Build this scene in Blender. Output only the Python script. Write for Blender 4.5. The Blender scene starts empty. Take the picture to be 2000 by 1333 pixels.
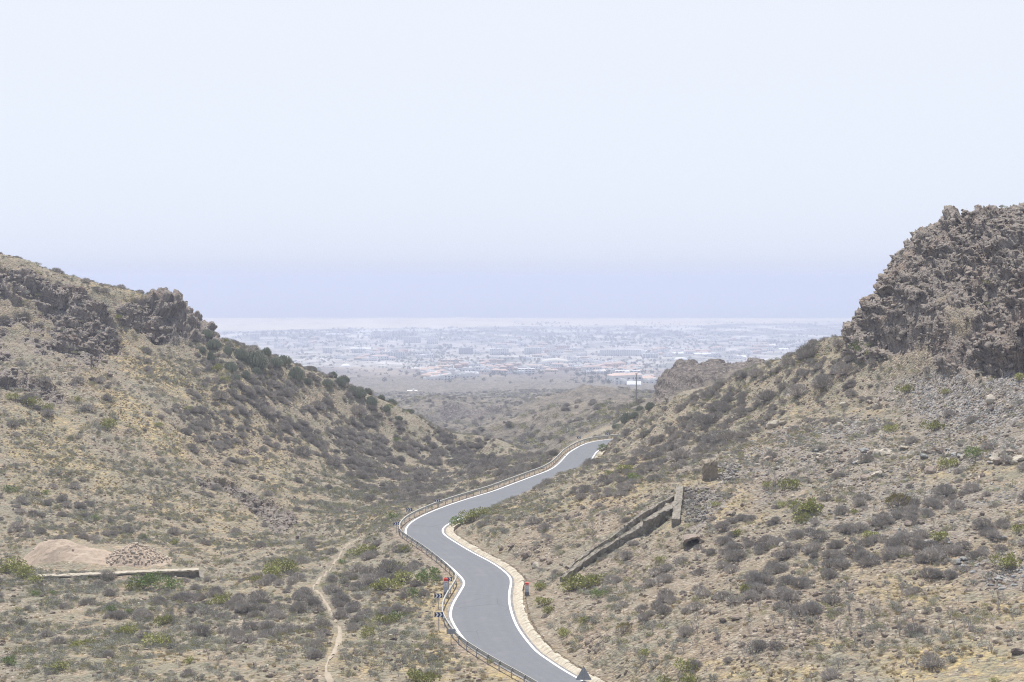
import bpy, bmesh, math, random
import numpy as np
from mathutils import Vector, Matrix

# ------------------------------------------------------------------ camera, sky, sun, exposure
C = bpy.context.scene.collection
SC = bpy.context.scene
F = 2778.0            # focal length in photo pixels (photo 2000 wide), 50 mm on 36 mm
LEVEL = 545.0         # photo row of the level line
cam_data = bpy.data.cameras.new('camera')
cam_data.lens = 50.0; cam_data.sensor_width = 36.0
cam_data.shift_y = -(666.5 - LEVEL) / 2000.0
cam_data.clip_start = 0.5; cam_data.clip_end = 90000
cam = bpy.data.objects.new('camera', cam_data); C.objects.link(cam)
cam.location = (0, 0, 0); cam.rotation_euler = (math.radians(90), 0, 0)
SC.camera = cam

SUN_EL = 64.0; SUN_AZ = -14.0      # degrees; azimuth from straight ahead, negative = left
world = bpy.data.worlds.new('World'); SC.world = world; world.use_nodes = True
wn = world.node_tree; wn.nodes.clear()
sky = wn.nodes.new('ShaderNodeTexSky'); sky.sky_type = 'NISHITA'; sky.sun_disc = False
sky.sun_elevation = math.radians(SUN_EL); sky.sun_rotation = math.radians(SUN_AZ)
sky.altitude = 0; sky.air_density = 1.0; sky.dust_density = 0.5; sky.ozone_density = 2.0
bg = wn.nodes.new('ShaderNodeBackground'); bg.inputs[1].default_value = 0.09
wo = wn.nodes.new('ShaderNodeOutputWorld')
hs = wn.nodes.new('ShaderNodeHueSaturation'); hs.inputs['Saturation'].default_value = 0.75
wn.links.new(sky.outputs[0], hs.inputs['Color']); wn.links.new(hs.outputs[0], bg.inputs[0])
# the milky veil of dust and sea mist that lies over the lower sky
veil = wn.nodes.new('ShaderNodeBackground'); veil.inputs[1].default_value = 0.603
tc = wn.nodes.new('ShaderNodeTexCoord'); sz = wn.nodes.new('ShaderNodeSeparateXYZ'); wn.links.new(tc.outputs['Generated'], sz.inputs[0])
vr = wn.nodes.new('ShaderNodeValToRGB'); el = vr.color_ramp.elements
for _ in range(4): el.new(.5)
for e_, (p_, c_) in zip(el, [(0.0, (.73, .79, .975)), (.016, (.77, .83, .985)), (.034, (.79, .85, .985)), (.088, (.835, .88, .985)), (.19, (.875, .91, .985)), (.5, (.87, .90, .97))]):
    e_.position = p_; e_.color = (*c_, 1)
wn.links.new(sz.outputs[2], vr.inputs[0]); wn.links.new(vr.outputs[0], veil.inputs[0])
vf = wn.nodes.new('ShaderNodeMapRange'); vf.inputs['From Min'].default_value = .22; vf.inputs['From Max'].default_value = .8
vf.inputs['To Min'].default_value = .9; vf.inputs['To Max'].default_value = .1
wn.links.new(sz.outputs[2], vf.inputs[0])
wm = wn.nodes.new('ShaderNodeMixShader'); wn.links.new(vf.outputs[0], wm.inputs[0]); wn.links.new(bg.outputs[0], wm.inputs[1]); wn.links.new(veil.outputs[0], wm.inputs[2])
wn.links.new(wm.outputs[0], wo.inputs[0])

sun_data = bpy.data.lights.new('sun', 'SUN'); sun_data.energy = 3.6
sun_data.angle = math.radians(0.6); sun_data.color = (1.0, 0.962, 0.915)
sun = bpy.data.objects.new('sun', sun_data); C.objects.link(sun)
sun.rotation_euler = (-math.radians(90 - SUN_EL), 0, -math.radians(SUN_AZ))
SC.view_settings.view_transform = 'Standard'; SC.view_settings.look = 'None'
SC.view_settings.exposure = 0.73; SC.view_settings.gamma = 1.0
SC.cycles.use_denoising = True; SC.cycles.denoiser = 'OPENIMAGEDENOISE'; SC.cycles.denoising_input_passes = 'RGB_ALBEDO_NORMAL'; SC.cycles.denoising_prefilter = 'NONE'; SC.cycles.pixel_filter_type = 'BLACKMAN_HARRIS'; SC.cycles.filter_width = 1.15
SC.cycles.volume_bounces = 1; SC.cycles.max_bounces = 5; SC.cycles.diffuse_bounces = 2
SC.cycles.glossy_bounces = 1; SC.cycles.transmission_bounces = 2; SC.cycles.transparent_max_bounces = 4

RNG = np.random.default_rng(7)
random.seed(7)

# ------------------------------------------------------------------ tags
def tag(o, label=None, cat=None, group=None, kind=None):
    if label: o['label'] = label
    if cat: o['category'] = cat
    if group: o['group'] = group
    if kind: o['kind'] = kind
    return o

def empty(name, loc=(0, 0, 0), rz=0):
    o = bpy.data.objects.new(name, None); o.empty_display_size = 0.2
    o.location = loc; o.rotation_euler = (0, 0, rz); C.objects.link(o)
    return o

# ------------------------------------------------------------------ noise
def _hash(ix, iy, iz, seed):
    h = (ix.astype(np.int64) * 374761393 + iy.astype(np.int64) * 668265263 + iz.astype(np.int64) * 2147483647 + seed * 1442695041) & 0xFFFFFFFF
    h = ((h ^ (h >> 13)) * 1274126177) & 0xFFFFFFFF
    h = ((h ^ (h >> 16)) * 2246822519) & 0xFFFFFFFF
    h = h ^ (h >> 15)
    return (h & 0xFFFFFF) / float(0xFFFFFF)

def vnoise2(x, y, seed=0):
    ix = np.floor(x); iy = np.floor(y); fx = x - ix; fy = y - iy
    fx = fx * fx * (3 - 2 * fx); fy = fy * fy * (3 - 2 * fy)
    z = np.zeros_like(ix)
    a = _hash(ix, iy, z, seed); b = _hash(ix + 1, iy, z, seed)
    c = _hash(ix, iy + 1, z, seed); d = _hash(ix + 1, iy + 1, z, seed)
    return (a + (b - a) * fx) * (1 - fy) + (c + (d - c) * fx) * fy

def fbm2(x, y, oct=4, seed=0, ridged=False):
    s = 0; amp = 1.0; tot = 0
    for k in range(oct):
        ca, sa = math.cos(0.6 * k + 0.3), math.sin(0.6 * k + 0.3)
        n = vnoise2((x * ca - y * sa) * 2 ** k, (x * sa + y * ca) * 2 ** k, seed + k) * 2 - 1
        if ridged: n = 1 - 2 * np.abs(n)
        s = s + n * amp; tot += amp; amp *= 0.5
    return s / tot

def vnoise3(x, y, z, seed=0):
    ix = np.floor(x); iy = np.floor(y); iz = np.floor(z); fx = x - ix; fy = y - iy; fz = z - iz
    fx = fx * fx * (3 - 2 * fx); fy = fy * fy * (3 - 2 * fy); fz = fz * fz * (3 - 2 * fz)
    r = 0
    for dz in (0, 1):
        a = _hash(ix, iy, iz + dz, seed); b = _hash(ix + 1, iy, iz + dz, seed)
        c = _hash(ix, iy + 1, iz + dz, seed); d = _hash(ix + 1, iy + 1, iz + dz, seed)
        q = (a + (b - a) * fx) * (1 - fy) + (c + (d - c) * fx) * fy
        r = r + q * (fz if dz else (1 - fz))
    return r

def cell3(x, y, z, seed=0):
    """random value of the nearest Voronoi cell and distance to it"""
    ix = np.floor(x); iy = np.floor(y); iz = np.floor(z)
    best = np.full(x.shape, 9.0); val = np.zeros(x.shape)
    for dx in (-1, 0, 1):
        for dy in (-1, 0, 1):
            for dz in (-1, 0, 1):
                cx, cy, cz = ix + dx, iy + dy, iz + dz
                px = cx + _hash(cx, cy, cz, seed); py = cy + _hash(cx, cy, cz, seed + 11); pz = cz + _hash(cx, cy, cz, seed + 23)
                d = (px - x) ** 2 + (py - y) ** 2 + (pz - z) ** 2
                m = d < best
                best = np.where(m, d, best); val = np.where(m, _hash(cx, cy, cz, seed + 37), val)
    return val, np.sqrt(best)

def sstep(a, b, x):
    t = np.clip((x - a) / (b - a), 0, 1); return t * t * (3 - 2 * t)

def inpoly(px, py, poly):
    """signed-ish: True inside"""
    ins = np.zeros(px.shape, bool); n = len(poly)
    for i in range(n):
        x1, y1 = poly[i]; x2, y2 = poly[(i + 1) % n]
        if y1 == y2: continue
        c = ((y1 > py) != (y2 > py)) & (px < (x2 - x1) * (py - y1) / (y2 - y1) + x1)
        ins ^= c
    return ins

# ------------------------------------------------------------------ terrain: feature lines (photo column, row, distance in m)
# each line is a foot, shoulder or crest of the landscape, from near to far
LINES = [
 [(-700,2490,40),(1000,2500,40),(2700,2300,40)],
 [(-700,1650,85),(1000,1700,85),(2700,1560,76)],
 [(-700,1330,112),(0,1336,112),(640,1334,112),(900,1334,112),(1000,1338,111),(1150,1338,110.5),(1300,1338,105),(1600,1340,97),(2000,1340,90),(2700,1330,78)],
 [(-700,1190,138),(0,1200,140),(300,1205,142),(640,1200,138),(870,1200,134.5),(1040,1200,133),(1200,1200,125),(1500,1190,113),(2000,1180,104),(2700,1160,92)],
 [(-700,1130,158),(0,1134,160),(60,1134,160),(80,1141,159),(390,1141,160),(410,1130,163),(640,1100,168),(850,1090,160.5),(1000,1110,155),(1080,1110,150),(1300,1100,138),(1600,1080,126),(2000,1060,117),(2700,1030,105)],
 [(-700,1085,170),(0,1105,170),(70,1117,165),(390,1111,167),(420,1108,172),(500,1070,185),(640,1060,190),(720,1058,184),(790,1040,177),(870,1035,178.6),(950,1040,172),(1100,1040,163),(1330,1010,152),(1600,990,142),(2000,960,130),(2700,910,118)],
 [(-700,970,190),(0,1010,190),(300,1060,188),(420,1065,195),(560,1055,203),(700,1030,208),(800,1000,205),(880,985,205),(1000,966,205),(1100,950,195),(1330,910,180),(1600,880,170),(2000,850,148),(2700,800,135)],
 [(-700,800,220),(0,850,225),(300,930,228),(560,975,240),(700,985,248),(850,966,250),(950,950,252),(1000,935,240),(1040,925,240),(1100,905,243),(1160,889,250),(1200,895,232),(1330,860,215),(1600,800,195),(1800,800,175),(2000,760,157),(2700,700,145)],
 [(-700,670,245),(0,740,250),(300,800,262),(560,875,285),(700,905,296),(850,930,300),(950,910,300),(1040,900,285),(1100,881,262),(1140,876,262),(1160,874,262),(1175,867,262),(1188,861,262),(1200,857,263),(1330,800,240),(1500,738,226),(1640,700,206),(1665,690,204),(1700,690,200),(1830,740,180),(1930,735,166),(2000,735,163),(2700,640,152)],
 [(-700,600,262),(0,680,270),(160,690,280),(300,665,305),(430,668,318),(560,760,318),(700,840,322),(850,890,325),(950,895,325),(1040,898,300),(1100,890,275),(1170,876,290),(1200,856,277),(1330,790,250),(1500,722,231),(1640,690,210),(1665,665,208),(1700,620,203),(1750,590,196),(1850,610,183),(1930,640,172),(2000,600,166),(2700,520,156)],
 [(-700,300,290),(-200,420,290),(0,493,300),(50,508,302),(100,532,305),(180,552,309),(250,566,315),(300,580,318),(370,594,322),(392,602,323),(408,612,323),(418,628,324),(428,646,325),(440,668,326),(520,697,330),(600,722,335),(660,742,338),(720,768,340),(780,795,344),(820,812,345),(860,836,345),(900,847,343),(950,858,340),(1000,874,335),(1050,893,325),(1080,899,305),(1110,896,288),(1150,882,294),(1180,868,292),(1200,852,290),(1225,826,286),(1250,806,277),(1280,792,270),(1330,775,262),(1400,752,250),(1450,734,246),(1480,718,243),(1530,704,237),(1580,680,224),(1620,668,218),(1640,664,215),(1652,668,213),(1662,632,210),(1672,612,210),(1690,600,210),(1700,575,211),(1715,545,211),(1740,508,212),(1765,480,212),(1800,450,212),(1840,425,208),(1880,405,205),(2000,404,196),(2300,370,192),(2700,330,190)],
 [(-700,420,325),(0,560,335),(250,640,352),(430,745,362),(600,800,375),(800,880,385),(950,905,378),(1050,905,360),(1100,893,325),(1150,876,318),(1200,850,315),(1250,815,308),(1330,790,300),(1530,735,275),(1640,710,245),(1700,650,240),(1800,520,240),(1880,470,235),(2000,460,225),(2700,390,220)],
 [(-700,700,430),(0,800,440),(430,860,450),(700,900,450),(950,890,440),(1050,880,420),(1100,860,395),(1150,846,380),(1200,832,370),(1240,808,375),(1285,789,372),(1330,776,362),(1500,745,352),(1700,740,350),(2000,700,350),(2700,600,350)],
 [(-700,850,560),(0,870,570),(700,885,580),(900,868,600),(1000,852,560),(1100,824,490),(1200,798,455),(1240,793,440),(1262,792,425),(1278,780,410),(1288,752,408),(1310,730,410),(1330,712,415),(1380,708,420),(1450,708,425),(1530,708,430),(1700,704,440),(2700,690,450)],
 [(-700,830,720),(700,850,750),(860,845,800),(960,838,760),(1000,826,740),(1100,804,680),(1200,792,600),(1262,793,560),(1330,790,540),(1530,780,530),(1700,770,530),(2700,760,530)],
 [(-700,790,1050),(700,800,1050),(860,790,930),(960,800,900),(1000,795,950),(1100,788,880),(1160,778,820),(1220,777,800),(1262,781,850),(1400,780,900),(2700,775,900)],
 [(-700,772,1450),(700,772,1450),(900,772,1450),(1100,765,1400),(1300,766,1400),(2700,765,1400)],
 [(-700,740,2200),(700,740,2200),(1100,738,2300),(1300,745,2100),(2700,742,2200)],
 [(-700,719,3050),(700,719,3050),(900,722,3050),(1300,722,3050),(2700,720,3050)],
 [(-700,683,4500),(1000,683,4500),(2700,683,4500)],
 [(-700,651,6500),(1000,651,6500),(2700,651,6500)],
 [(-700,636,7700),(1000,636,7700),(2700,636,7700)],
 [(-700,622.5,9300),(1000,622.5,9300),(2700,622.5,9300)],
 [(-700,621.2,9700),(1000,621.2,9700),(2700,621.2,9700)],
]
PXG = np.arange(-700, 2701, 4.0)
def _smooth(a, sig):
    r = int(sig * 3); k = np.exp(-0.5 * (np.arange(-r, r + 1) / sig) ** 2); k /= k.sum()
    return np.convolve(np.pad(a, r, mode='edge'), k, mode='valid')
KV = []; KS = []
for i, ln in enumerate(LINES):
    ln = np.array(ln, float)
    d = _smooth(np.interp(PXG, ln[:, 0], np.log(ln[:, 2])), 5)
    s = _smooth(np.interp(PXG, ln[:, 0], (LEVEL - ln[:, 1]) / F), 1.3)
    if i: d = np.maximum(d, KV[-1] + 0.012)
    KV.append(d); KS.append(s)
KV = np.array(KV); KS = np.array(KS)

def _pchip_slopes(v, s):
    h = np.diff(v, axis=0); dl = np.diff(s, axis=0) / h
    m = np.zeros_like(s)
    w1 = 2 * h[1:] + h[:-1]; w2 = h[1:] + 2 * h[:-1]
    ok = dl[1:] * dl[:-1] > 0
    with np.errstate(divide='ignore', invalid='ignore'):
        mm = (w1 + w2) / (w1 / dl[:-1] + w2 / dl[1:])
    m[1:-1] = np.where(ok, mm, 0); m[0] = dl[0]; m[-1] = dl[-1]
    return m
KM = _pchip_slopes(KV, KS)

def eval_s(px, v):
    """px, v arrays of equal shape -> slope s = z / D of the bare landscape"""
    shp = np.shape(px); px = np.ravel(px); v = np.ravel(v)
    g = np.clip((px + 700) / 4.0, 0, len(PXG) - 1.001); gi = g.astype(int); gf = g - gi
    out = 0
    for off, w in ((0, 1 - gf), (1, gf)):
        col = gi + off
        vv = np.clip(v, KV[0, col], KV[-1, col])
        idx = np.zeros(len(px), int)
        for k in range(1, len(KV) - 1):
            idx += (vv >= KV[k, col])
        v0 = KV[idx, col]; v1 = KV[idx + 1, col]; h = v1 - v0; t = (vv - v0) / h
        s0 = KS[idx, col]; s1 = KS[idx + 1, col]; m0 = KM[idx, col]; m1 = KM[idx + 1, col]
        t2 = t * t; t3 = t2 * t
        out = out + w * ((2*t3 - 3*t2 + 1) * s0 + (t3 - 2*t2 + t) * h * m0 + (-2*t3 + 3*t2) * s1 + (t3 - t2) * h * m1)
    return out.reshape(shp)

# ------------------------------------------------------------------ road edges, traced on the road's own plane
ZR = -31.5
def onroad(px, py):
    D = -ZR * F / (py - LEVEL); return ((px - 1000) / F * D, D)
RL = [(1180,1420),(1075,1352),(1000,1310),(945,1278),(907,1250),(882,1212),(881,1192),(887.5,1175),(898.7,1156),(906.5,1139),(896,1123),(868,1098),(834,1073),(799,1050),(792,1040),(797,1027),(812,1015),(840,1001),(879,986),(924,971.5),(964,959.5),(1000,946),(1040,931),(1080,915),(1103,893.4),(1113,883.5),(1141,868),(1171,861)]
RR = [(1290,1405),(1180,1352),(1112,1316),(1070,1289),(1044,1269),(1016,1234),(1002,1206),(995,1178),(995,1156),(998,1139),(993,1124),(965,1102),(920,1078),(876,1051),(865,1040),(867,1031),(879,1022.5),(907,1010),(945,995),(990,980),(1027,966),(1060,949),(1098,933),(1138,916),(1157,895),(1166.6,882),(1188,870.7),(1207,864.7)]
RLw = [onroad(*p) for p in RL] + [(21.6, 280.8), (27, 283), (36, 285), (50, 287)]
RRw = [onroad(*p) for p in RR] + [(23.6, 275.6), (28.5, 277.8), (37, 279.6), (50, 281.5)]
def catmull(P, n):
    P = np.array(P, float); P = np.vstack([2 * P[0] - P[1], P, 2 * P[-1] - P[-2]])
    out = []
    for i in range(1, len(P) - 2):
        t = np.linspace(0, 1, n, endpoint=False)[:, None]
        a, b, c, d = P[i-1], P[i], P[i+1], P[i+2]
        out.append(0.5 * ((2*b) + (-a + c) * t + (2*a - 5*b + 4*c - d) * t*t + (-a + 3*b - 3*c + d) * t**3))
    out.append(P[-2:-1]); return np.vstack(out)
EL = catmull(RLw, 10); ER = catmull(RRw, 10)
def smooth_curve(P, it=6):
    P = P.copy()
    for _ in range(it): P[1:-1] = 0.25 * P[:-2] + 0.5 * P[1:-1] + 0.25 * P[2:]
    return P
EL = smooth_curve(EL); ER = smooth_curve(ER)
CTR = 0.5 * (EL + ER); HALF = 0.5 * np.hypot(*(EL - ER).T)
def offset_curve(P, d):
    """shift an open polyline sideways (positive = to its right)"""
    T = np.gradient(P, axis=0); T /= np.linalg.norm(T, axis=1)[:, None]
    return P + d * np.stack([T[:, 1], -T[:, 0]], 1)

def road_dist(X, Y):
    """signed lateral distance from the road's edges: >0 outside; side -1 left / +1 right; index along"""
    sh = X.shape; X = X.ravel(); Y = Y.ravel()
    best = np.full(X.shape, 1e9); side = np.zeros(X.shape); idx = np.zeros(X.shape, int)
    cx = np.interp(Y, CTR[:, 1], CTR[:, 0]); near = (Y > 60) & (Y < 310) & ((np.abs(X - cx) < 22) | ((Y > 262) & (X > -8) & (X < 70)))
    xs = X[near]; ys = Y[near]
    b = np.full(xs.shape, 1e9); sd = np.zeros(xs.shape); ii = np.zeros(xs.shape, int)
    for k in range(len(CTR) - 1):
        a = CTR[k]; e = CTR[k+1] - a; L2 = e @ e
        t = np.clip(((xs - a[0]) * e[0] + (ys - a[1]) * e[1]) / L2, 0, 1)
        dx = xs - a[0] - t * e[0]; dy = ys - a[1] - t * e[1]
        d = np.hypot(dx, dy) - HALF[k]
        m = d < b
        b = np.where(m, d, b); ii = np.where(m, k, ii); sd = np.where(m, np.sign(dx * e[1] - dy * e[0]), sd)
    def edge(P, right):
        bb = np.full(xs.shape, 1e9); sg = np.ones(xs.shape)
        for k in range(len(P) - 1):
            a = P[k]; e = P[k+1] - a; L2 = e @ e
            t = np.clip(((xs - a[0]) * e[0] + (ys - a[1]) * e[1]) / L2, 0, 1)
            dx = xs - a[0] - t * e[0]; dy = ys - a[1] - t * e[1]; d = np.hypot(dx, dy); m = d < bb
            bb = np.where(m, d, bb); sg = np.where(m, np.sign(dx * e[1] - dy * e[0]) * (1 if right else -1), sg)
        return bb * sg
    b = np.where(sd > 0, edge(ER, True), edge(EL, False))
    best[near] = b; side[near] = sd; idx[near] = ii
    return best.reshape(sh), side.reshape(sh), idx.reshape(sh)

GUT = (slice(0, 165), slice(235, 290))    # where the concrete gutter runs, as centreline indices
def gutter_at(i): return ((i < 160) | ((i > 234) & (i < 252))).astype(float)

CLIFFS = [  # (polygon in photo pixels, strength)
 ([(-300,560),(0,520),(60,522),(110,545),(170,560),(215,600),(238,640),(250,680),(215,690),(200,720),(160,700),(60,690),(0,700),(-300,720)], 1.0),
 ([(230,600),(290,575),(380,575),(420,595),(455,668),(425,676),(380,664),(300,664),(270,640),(240,625)], 1.0),
 ([(-300,720),(0,722),(60,728),(110,752),(152,790),(110,785),(60,760),(0,752),(-300,750)], 1.0),
 ([(378,938),(440,942),(520,970),(560,1000),(598,1040),(575,1058),(530,1045),(500,1012),(440,962),(400,955)], 0.75),
 ([(1652,694),(1660,620),(1690,585),(1715,520),(1740,500),(1800,440),(1880,392),(2400,350),(2700,300),(2700,700),(2010,735),(1940,738),(1835,728),(1815,690),(1760,680),(1700,700)], 1.0),
 ([(1276,792),(1284,745),(1330,700),(1400,700),(1500,702),(1505,718),(1440,728),(1400,745),(1330,758),(1300,785)], 0.8),
 ([(850,800),(900,795),(970,806),(975,835),(920,845),(860,830)], 0.9),
 ([(1040,795),(1160,778),(1240,782),(1230,800),(1150,800),(1060,815)], 0.35),
]
SOFT = [([(1740,560),(1800,548),(1900,600),(1960,600),(1900,640),(1870,680),(1760,640),(1720,640)], 0.62)]

def cliff_mask(px, py, jx, jy):
    m = np.zeros(px.shape)
    for poly, st in CLIFFS:
        m = np.maximum(m, inpoly(px + jx, py + jy, poly) * st)
    for poly, st in SOFT:
        m = np.where(inpoly(px + jx, py + jy, poly), np.minimum(m, st), m)
    return m

def land(px, v, detail=True):
    """full terrain: returns X, Y, Z and cliff mask"""
    D = np.exp(v); s = eval_s(px, v)
    X = (px - 1000) / F * D; Z = s * D
    py = LEVEL - s * F
    rd, side, ridx = road_dist(X, D)
    # keep noise small in image terms
    k = np.clip(D / 200.0, 0.3, 6)
    near = 1 - sstep(2200, 3200, D)
    n = (fbm2(X / 17.0, D / 17.0, 4, 3) * 1.0 + fbm2(X / 5.0, D / 5.0, 3, 9, True) * 0.28 + fbm2(X / 1.3, D / 1.3, 3, 19) * 0.13 * (D < 420)) * near
    n = n * (1 + 2.2 * sstep(360, 700, D))
    n += (fbm2(X / 55.0 + .3 * D / 55, D / 75.0, 5, 205, True) - .1) * 7.5 * sstep(430, 560, D) * (1 - sstep(780, 1100, D)) * (1 - .75 * sstep(1110, 1240, px))
    n += fbm2(X / 22.0, D / 30.0, 4, 215, True) * 2.6 * sstep(400, 560, D) * (1 - sstep(850, 1150, D)) * (1 - .7 * sstep(1110, 1240, px))
    n += (fbm2(X / 90.0, D / 90.0, 4, 5, True) * 9.0) * sstep(600, 900, D) * (1 - sstep(900, 1300, D)) * .4
    n = n + sstep(7000, 7800, D) * (1 - sstep(9100, 9400, D)) * (np.maximum(fbm2(X / 420., D / 160., 4, 88, True), -.2) * 11 + 3) * (.45 + .55 * (1 - sstep(-400, 900, X)))
    gut = gutter_at(ridx)
    flat_to = np.where(side > 0, 0.25 + 1.35 * gut, 1.15)
    band = np.where(side > 0, 2.0 + 1.0 * gut, 5.0)
    w = 1 - sstep(0, 1, (rd - flat_to) / band)
    Z = Z + n * (1 - w) * sstep(0, 14, np.maximum(rd, 0) + 3)
    # road bench
    bench = ZR - 0.06 - 0.30 * gut * ((side > 0) & (rd > 0.25) & (rd < 1.7))
    Z = Z * (1 - w) + bench * w
    jx = fbm2(X / (9 * k), D / (9 * k), 3, 41) * 22; jy = fbm2(X / (9 * k), D / (9 * k), 3, 47) * 16
    cm = cliff_mask(px, py, jx, jy)
    cm = cm * np.where(D < 372, np.where((px > 240) & (px < 460), .7, np.where(px > 1640, .6, .2)) + np.where((px > 240) & (px < 460), .3, np.where(px > 1640, .4, .8)) * sstep(.22, .40, vnoise2(X / 7.0 + Z / 5.0, D / 11.0 - Z / 7.0, 303) * .75 + .25 * vnoise2(X / 2.2, D / 3 + Z / 2, 307)), 1.0)
    return X, D, Z, cm, rd, side, py

DISP = []
def make_grid(name, pxs, vs, mat, disp=True):
    PX, V = np.meshgrid(pxs, vs)
    X, Y, Z, cm, rd, side, py = land(PX, V)
    nr, nc = X.shape
    if disp:
        m = cm > 0.02
        # soften mask a little
        cs = cm.copy()
        for _ in range(3):
            cs[1:-1, 1:-1] = (cs[1:-1, 1:-1] * 2 + cs[:-2, 1:-1] + cs[2:, 1:-1] + cs[1:-1, :-2] + cs[1:-1, 2:]) / 6
        cm = cs; m = cm > 0.02
        du = np.stack([np.gradient(X, axis=1), np.gradient(Y, axis=1), np.gradient(Z, axis=1)], -1)
        dv = np.stack([np.gradient(X, axis=0), np.gradient(Y, axis=0), np.gradient(Z, axis=0)], -1)
        N = np.cross(du, dv); N /= np.linalg.norm(N, axis=-1)[..., None]
        # smooth the normals so blocks stick out coherently
        for _ in range(8):
            N[1:-1, 1:-1] = (N[:-2, 1:-1] + N[2:, 1:-1] + N[1:-1, :-2] + N[1:-1, 2:]) / 4
        x, y, z = X[m], Y[m], Z[m]; sc = np.clip(y / 230.0, 0.8, 4)
        wx = fbm2(x / 3 + z, y / 3, 3, 71) * 0.9
        zt = z + x * .22 + wx * .9                                  # beds dip gently to one side
        a, d1 = cell3(x / (4.2 * sc) + wx * .5, y / (4.6 * sc), zt / (2.5 * sc), 5)
        b, d2 = cell3(x / (1.5 * sc) + wx * .3, y / (2.0 * sc), zt / (.75 * sc), 8)
        e, d3 = cell3(x / (.62 * sc), y / (.8 * sc) + wx, zt / (.34 * sc), 18)
        c = vnoise3(x / 8 / sc, y / 8 / sc, z / 5 / sc, 13)
        q = zt / (1.55 * sc); saw = q - np.floor(q); ledge = np.where(saw > .82, (1 - saw) / .18, saw / .82)
        dd = ((a - .5) * 2.3 - d1 * .5 + (b - .5) * 1.0 + (e - .5) * .26 - d3 * .08 + (c - .5) * 1.9 + (ledge - .5) * .75 * (.4 + c) - .1 + .5 * (y > 372) + .85 * ((y > 285) & (y < 372) & (x / y * F > -665))) * np.where(y > 372, .62, 1) * np.minimum(sc, 2.5) * cm[m]
        X[m] += N[..., 0][m] * dd; Y[m] += N[..., 1][m] * dd; Z[m] += N[..., 2][m] * dd
    if name == 'hillsides':
        kk = np.flatnonzero((cm > .5).ravel()); kk = np.random.default_rng(3).choice(kk, 26000, replace=False)
        DISP.append(np.stack([X.ravel()[kk], Y.ravel()[kk], Z.ravel()[kk]], 1))
    me = bpy.data.meshes.new(name)
    nv = nr * nc
    co = np.stack([X, Y, Z], -1).reshape(-1, 3).astype(np.float32)
    i = np.arange(nv).reshape(nr, nc)
    q = np.stack([i[:-1, :-1], i[:-1, 1:], i[1:, 1:], i[1:, :-1]], -1).reshape(-1, 4)
    me.vertices.add(nv); me.vertices.foreach_set('co', co.ravel())
    me.loops.add(q.size); me.loops.foreach_set('vertex_index', q.ravel().astype(np.int32))
    me.polygons.add(len(q)); me.polygons.foreach_set('loop_start', (np.arange(len(q)) * 4).astype(np.int32))
    me.update(calc_edges=True)
    me.polygons.foreach_set('use_smooth', np.ones(len(q), bool))
    at = me.color_attributes.new('cover', 'FLOAT_COLOR', 'POINT')
    col = cover(PX, py, X, Y, Z, cm, rd, side)
    at.data.foreach_set('color', col.reshape(-1).astype(np.float32))
    me.materials.append(mat)
    o = bpy.data.objects.new(name, me); C.objects.link(o); tag(o, kind='structure')
    return o

# what grows or lies where (soft patches given in photo pixels: x, y, rx, ry, tilt deg, strength)
GRASS = [(420,780,120,40,35,.5),(200,640,60,20,30,.5),(80,830,90,30,20,.8),(500,900,120,35,35,.6),(380,1000,120,30,15,.5),(150,1040,120,20,0,.5),(460,1060,60,15,0,.5),(1380,930,60,20,-30,.6),(1300,1030,50,20,-30,.5),(1200,930,80,20,-30,.6),(1500,1020,60,20,0,.4),(1750,1150,120,20,0,.5),(1500,1310,150,25,0,.7),(1950,920,60,16,0,.5),(800,1180,60,30,0,.5),(700,1300,100,30,0,.5),(1090,1000,60,15,-25,.5),(1720,800,60,12,0,.4),(240,800,90,35,35,.9),(310,730,120,30,30,.8),(120,900,150,45,20,.8),(330,860,90,25,35,.6),(60,960,80,25,15,.6),(1850,1290,180,45,0,.95),
 (1620,1245,80,20,0,.6),(1990,1180,60,20,0,.7),(860,1210,40,60,0,.6),(840,1290,80,40,0,.8),(960,1320,60,25,0,.7),(500,1130,60,20,-10,.4),(850,1170,60,60,0,.7),
 (1470,880,60,20,-35,.5),(1560,860,60,15,-20,.6),(1240,960,90,20,-30,.5),(1140,980,90,25,-25,.5),(620,1250,100,50,0,.4),(250,1290,160,35,0,.4),(1820,920,60,16,0,.6),
 (1420,990,40,30,-40,.5),(1800,590,70,20,20,.5),(1860,650,60,18,0,.5),(220,560,60,18,25,.6),(1560,790,60,18,-30,.4),(1010,990,60,18,-20,.6),(1900,870,60,14,0,.5),
 (740,1010,80,25,-20,.4),(600,1090,80,15,-20,.4),(1250,1010,30,30,0,.6),(300,1120,20,5,0,0),(1580,700,50,20,0,.4),(60,640,60,20,0,.3),(480,730,70,18,20,.5)]
RUBBLE = [(1600,900,330,45,0,.55),(1900,870,140,50,0,.7),(1750,1010,250,40,0,.4),(1880,790,170,55,8,1.0),(1620,850,150,28,-4,.9),(1750,960,180,30,5,.6),(1450,910,70,22,-30,.7),(1950,1110,80,35,0,.8),(1960,980,90,30,0,.6),(1370,990,35,45,0,.8),
 (1990,760,60,40,0,1.0),(1520,960,60,30,0,.5),(1800,1040,120,22,0,.5),(1640,1150,60,20,0,.3)]
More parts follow.
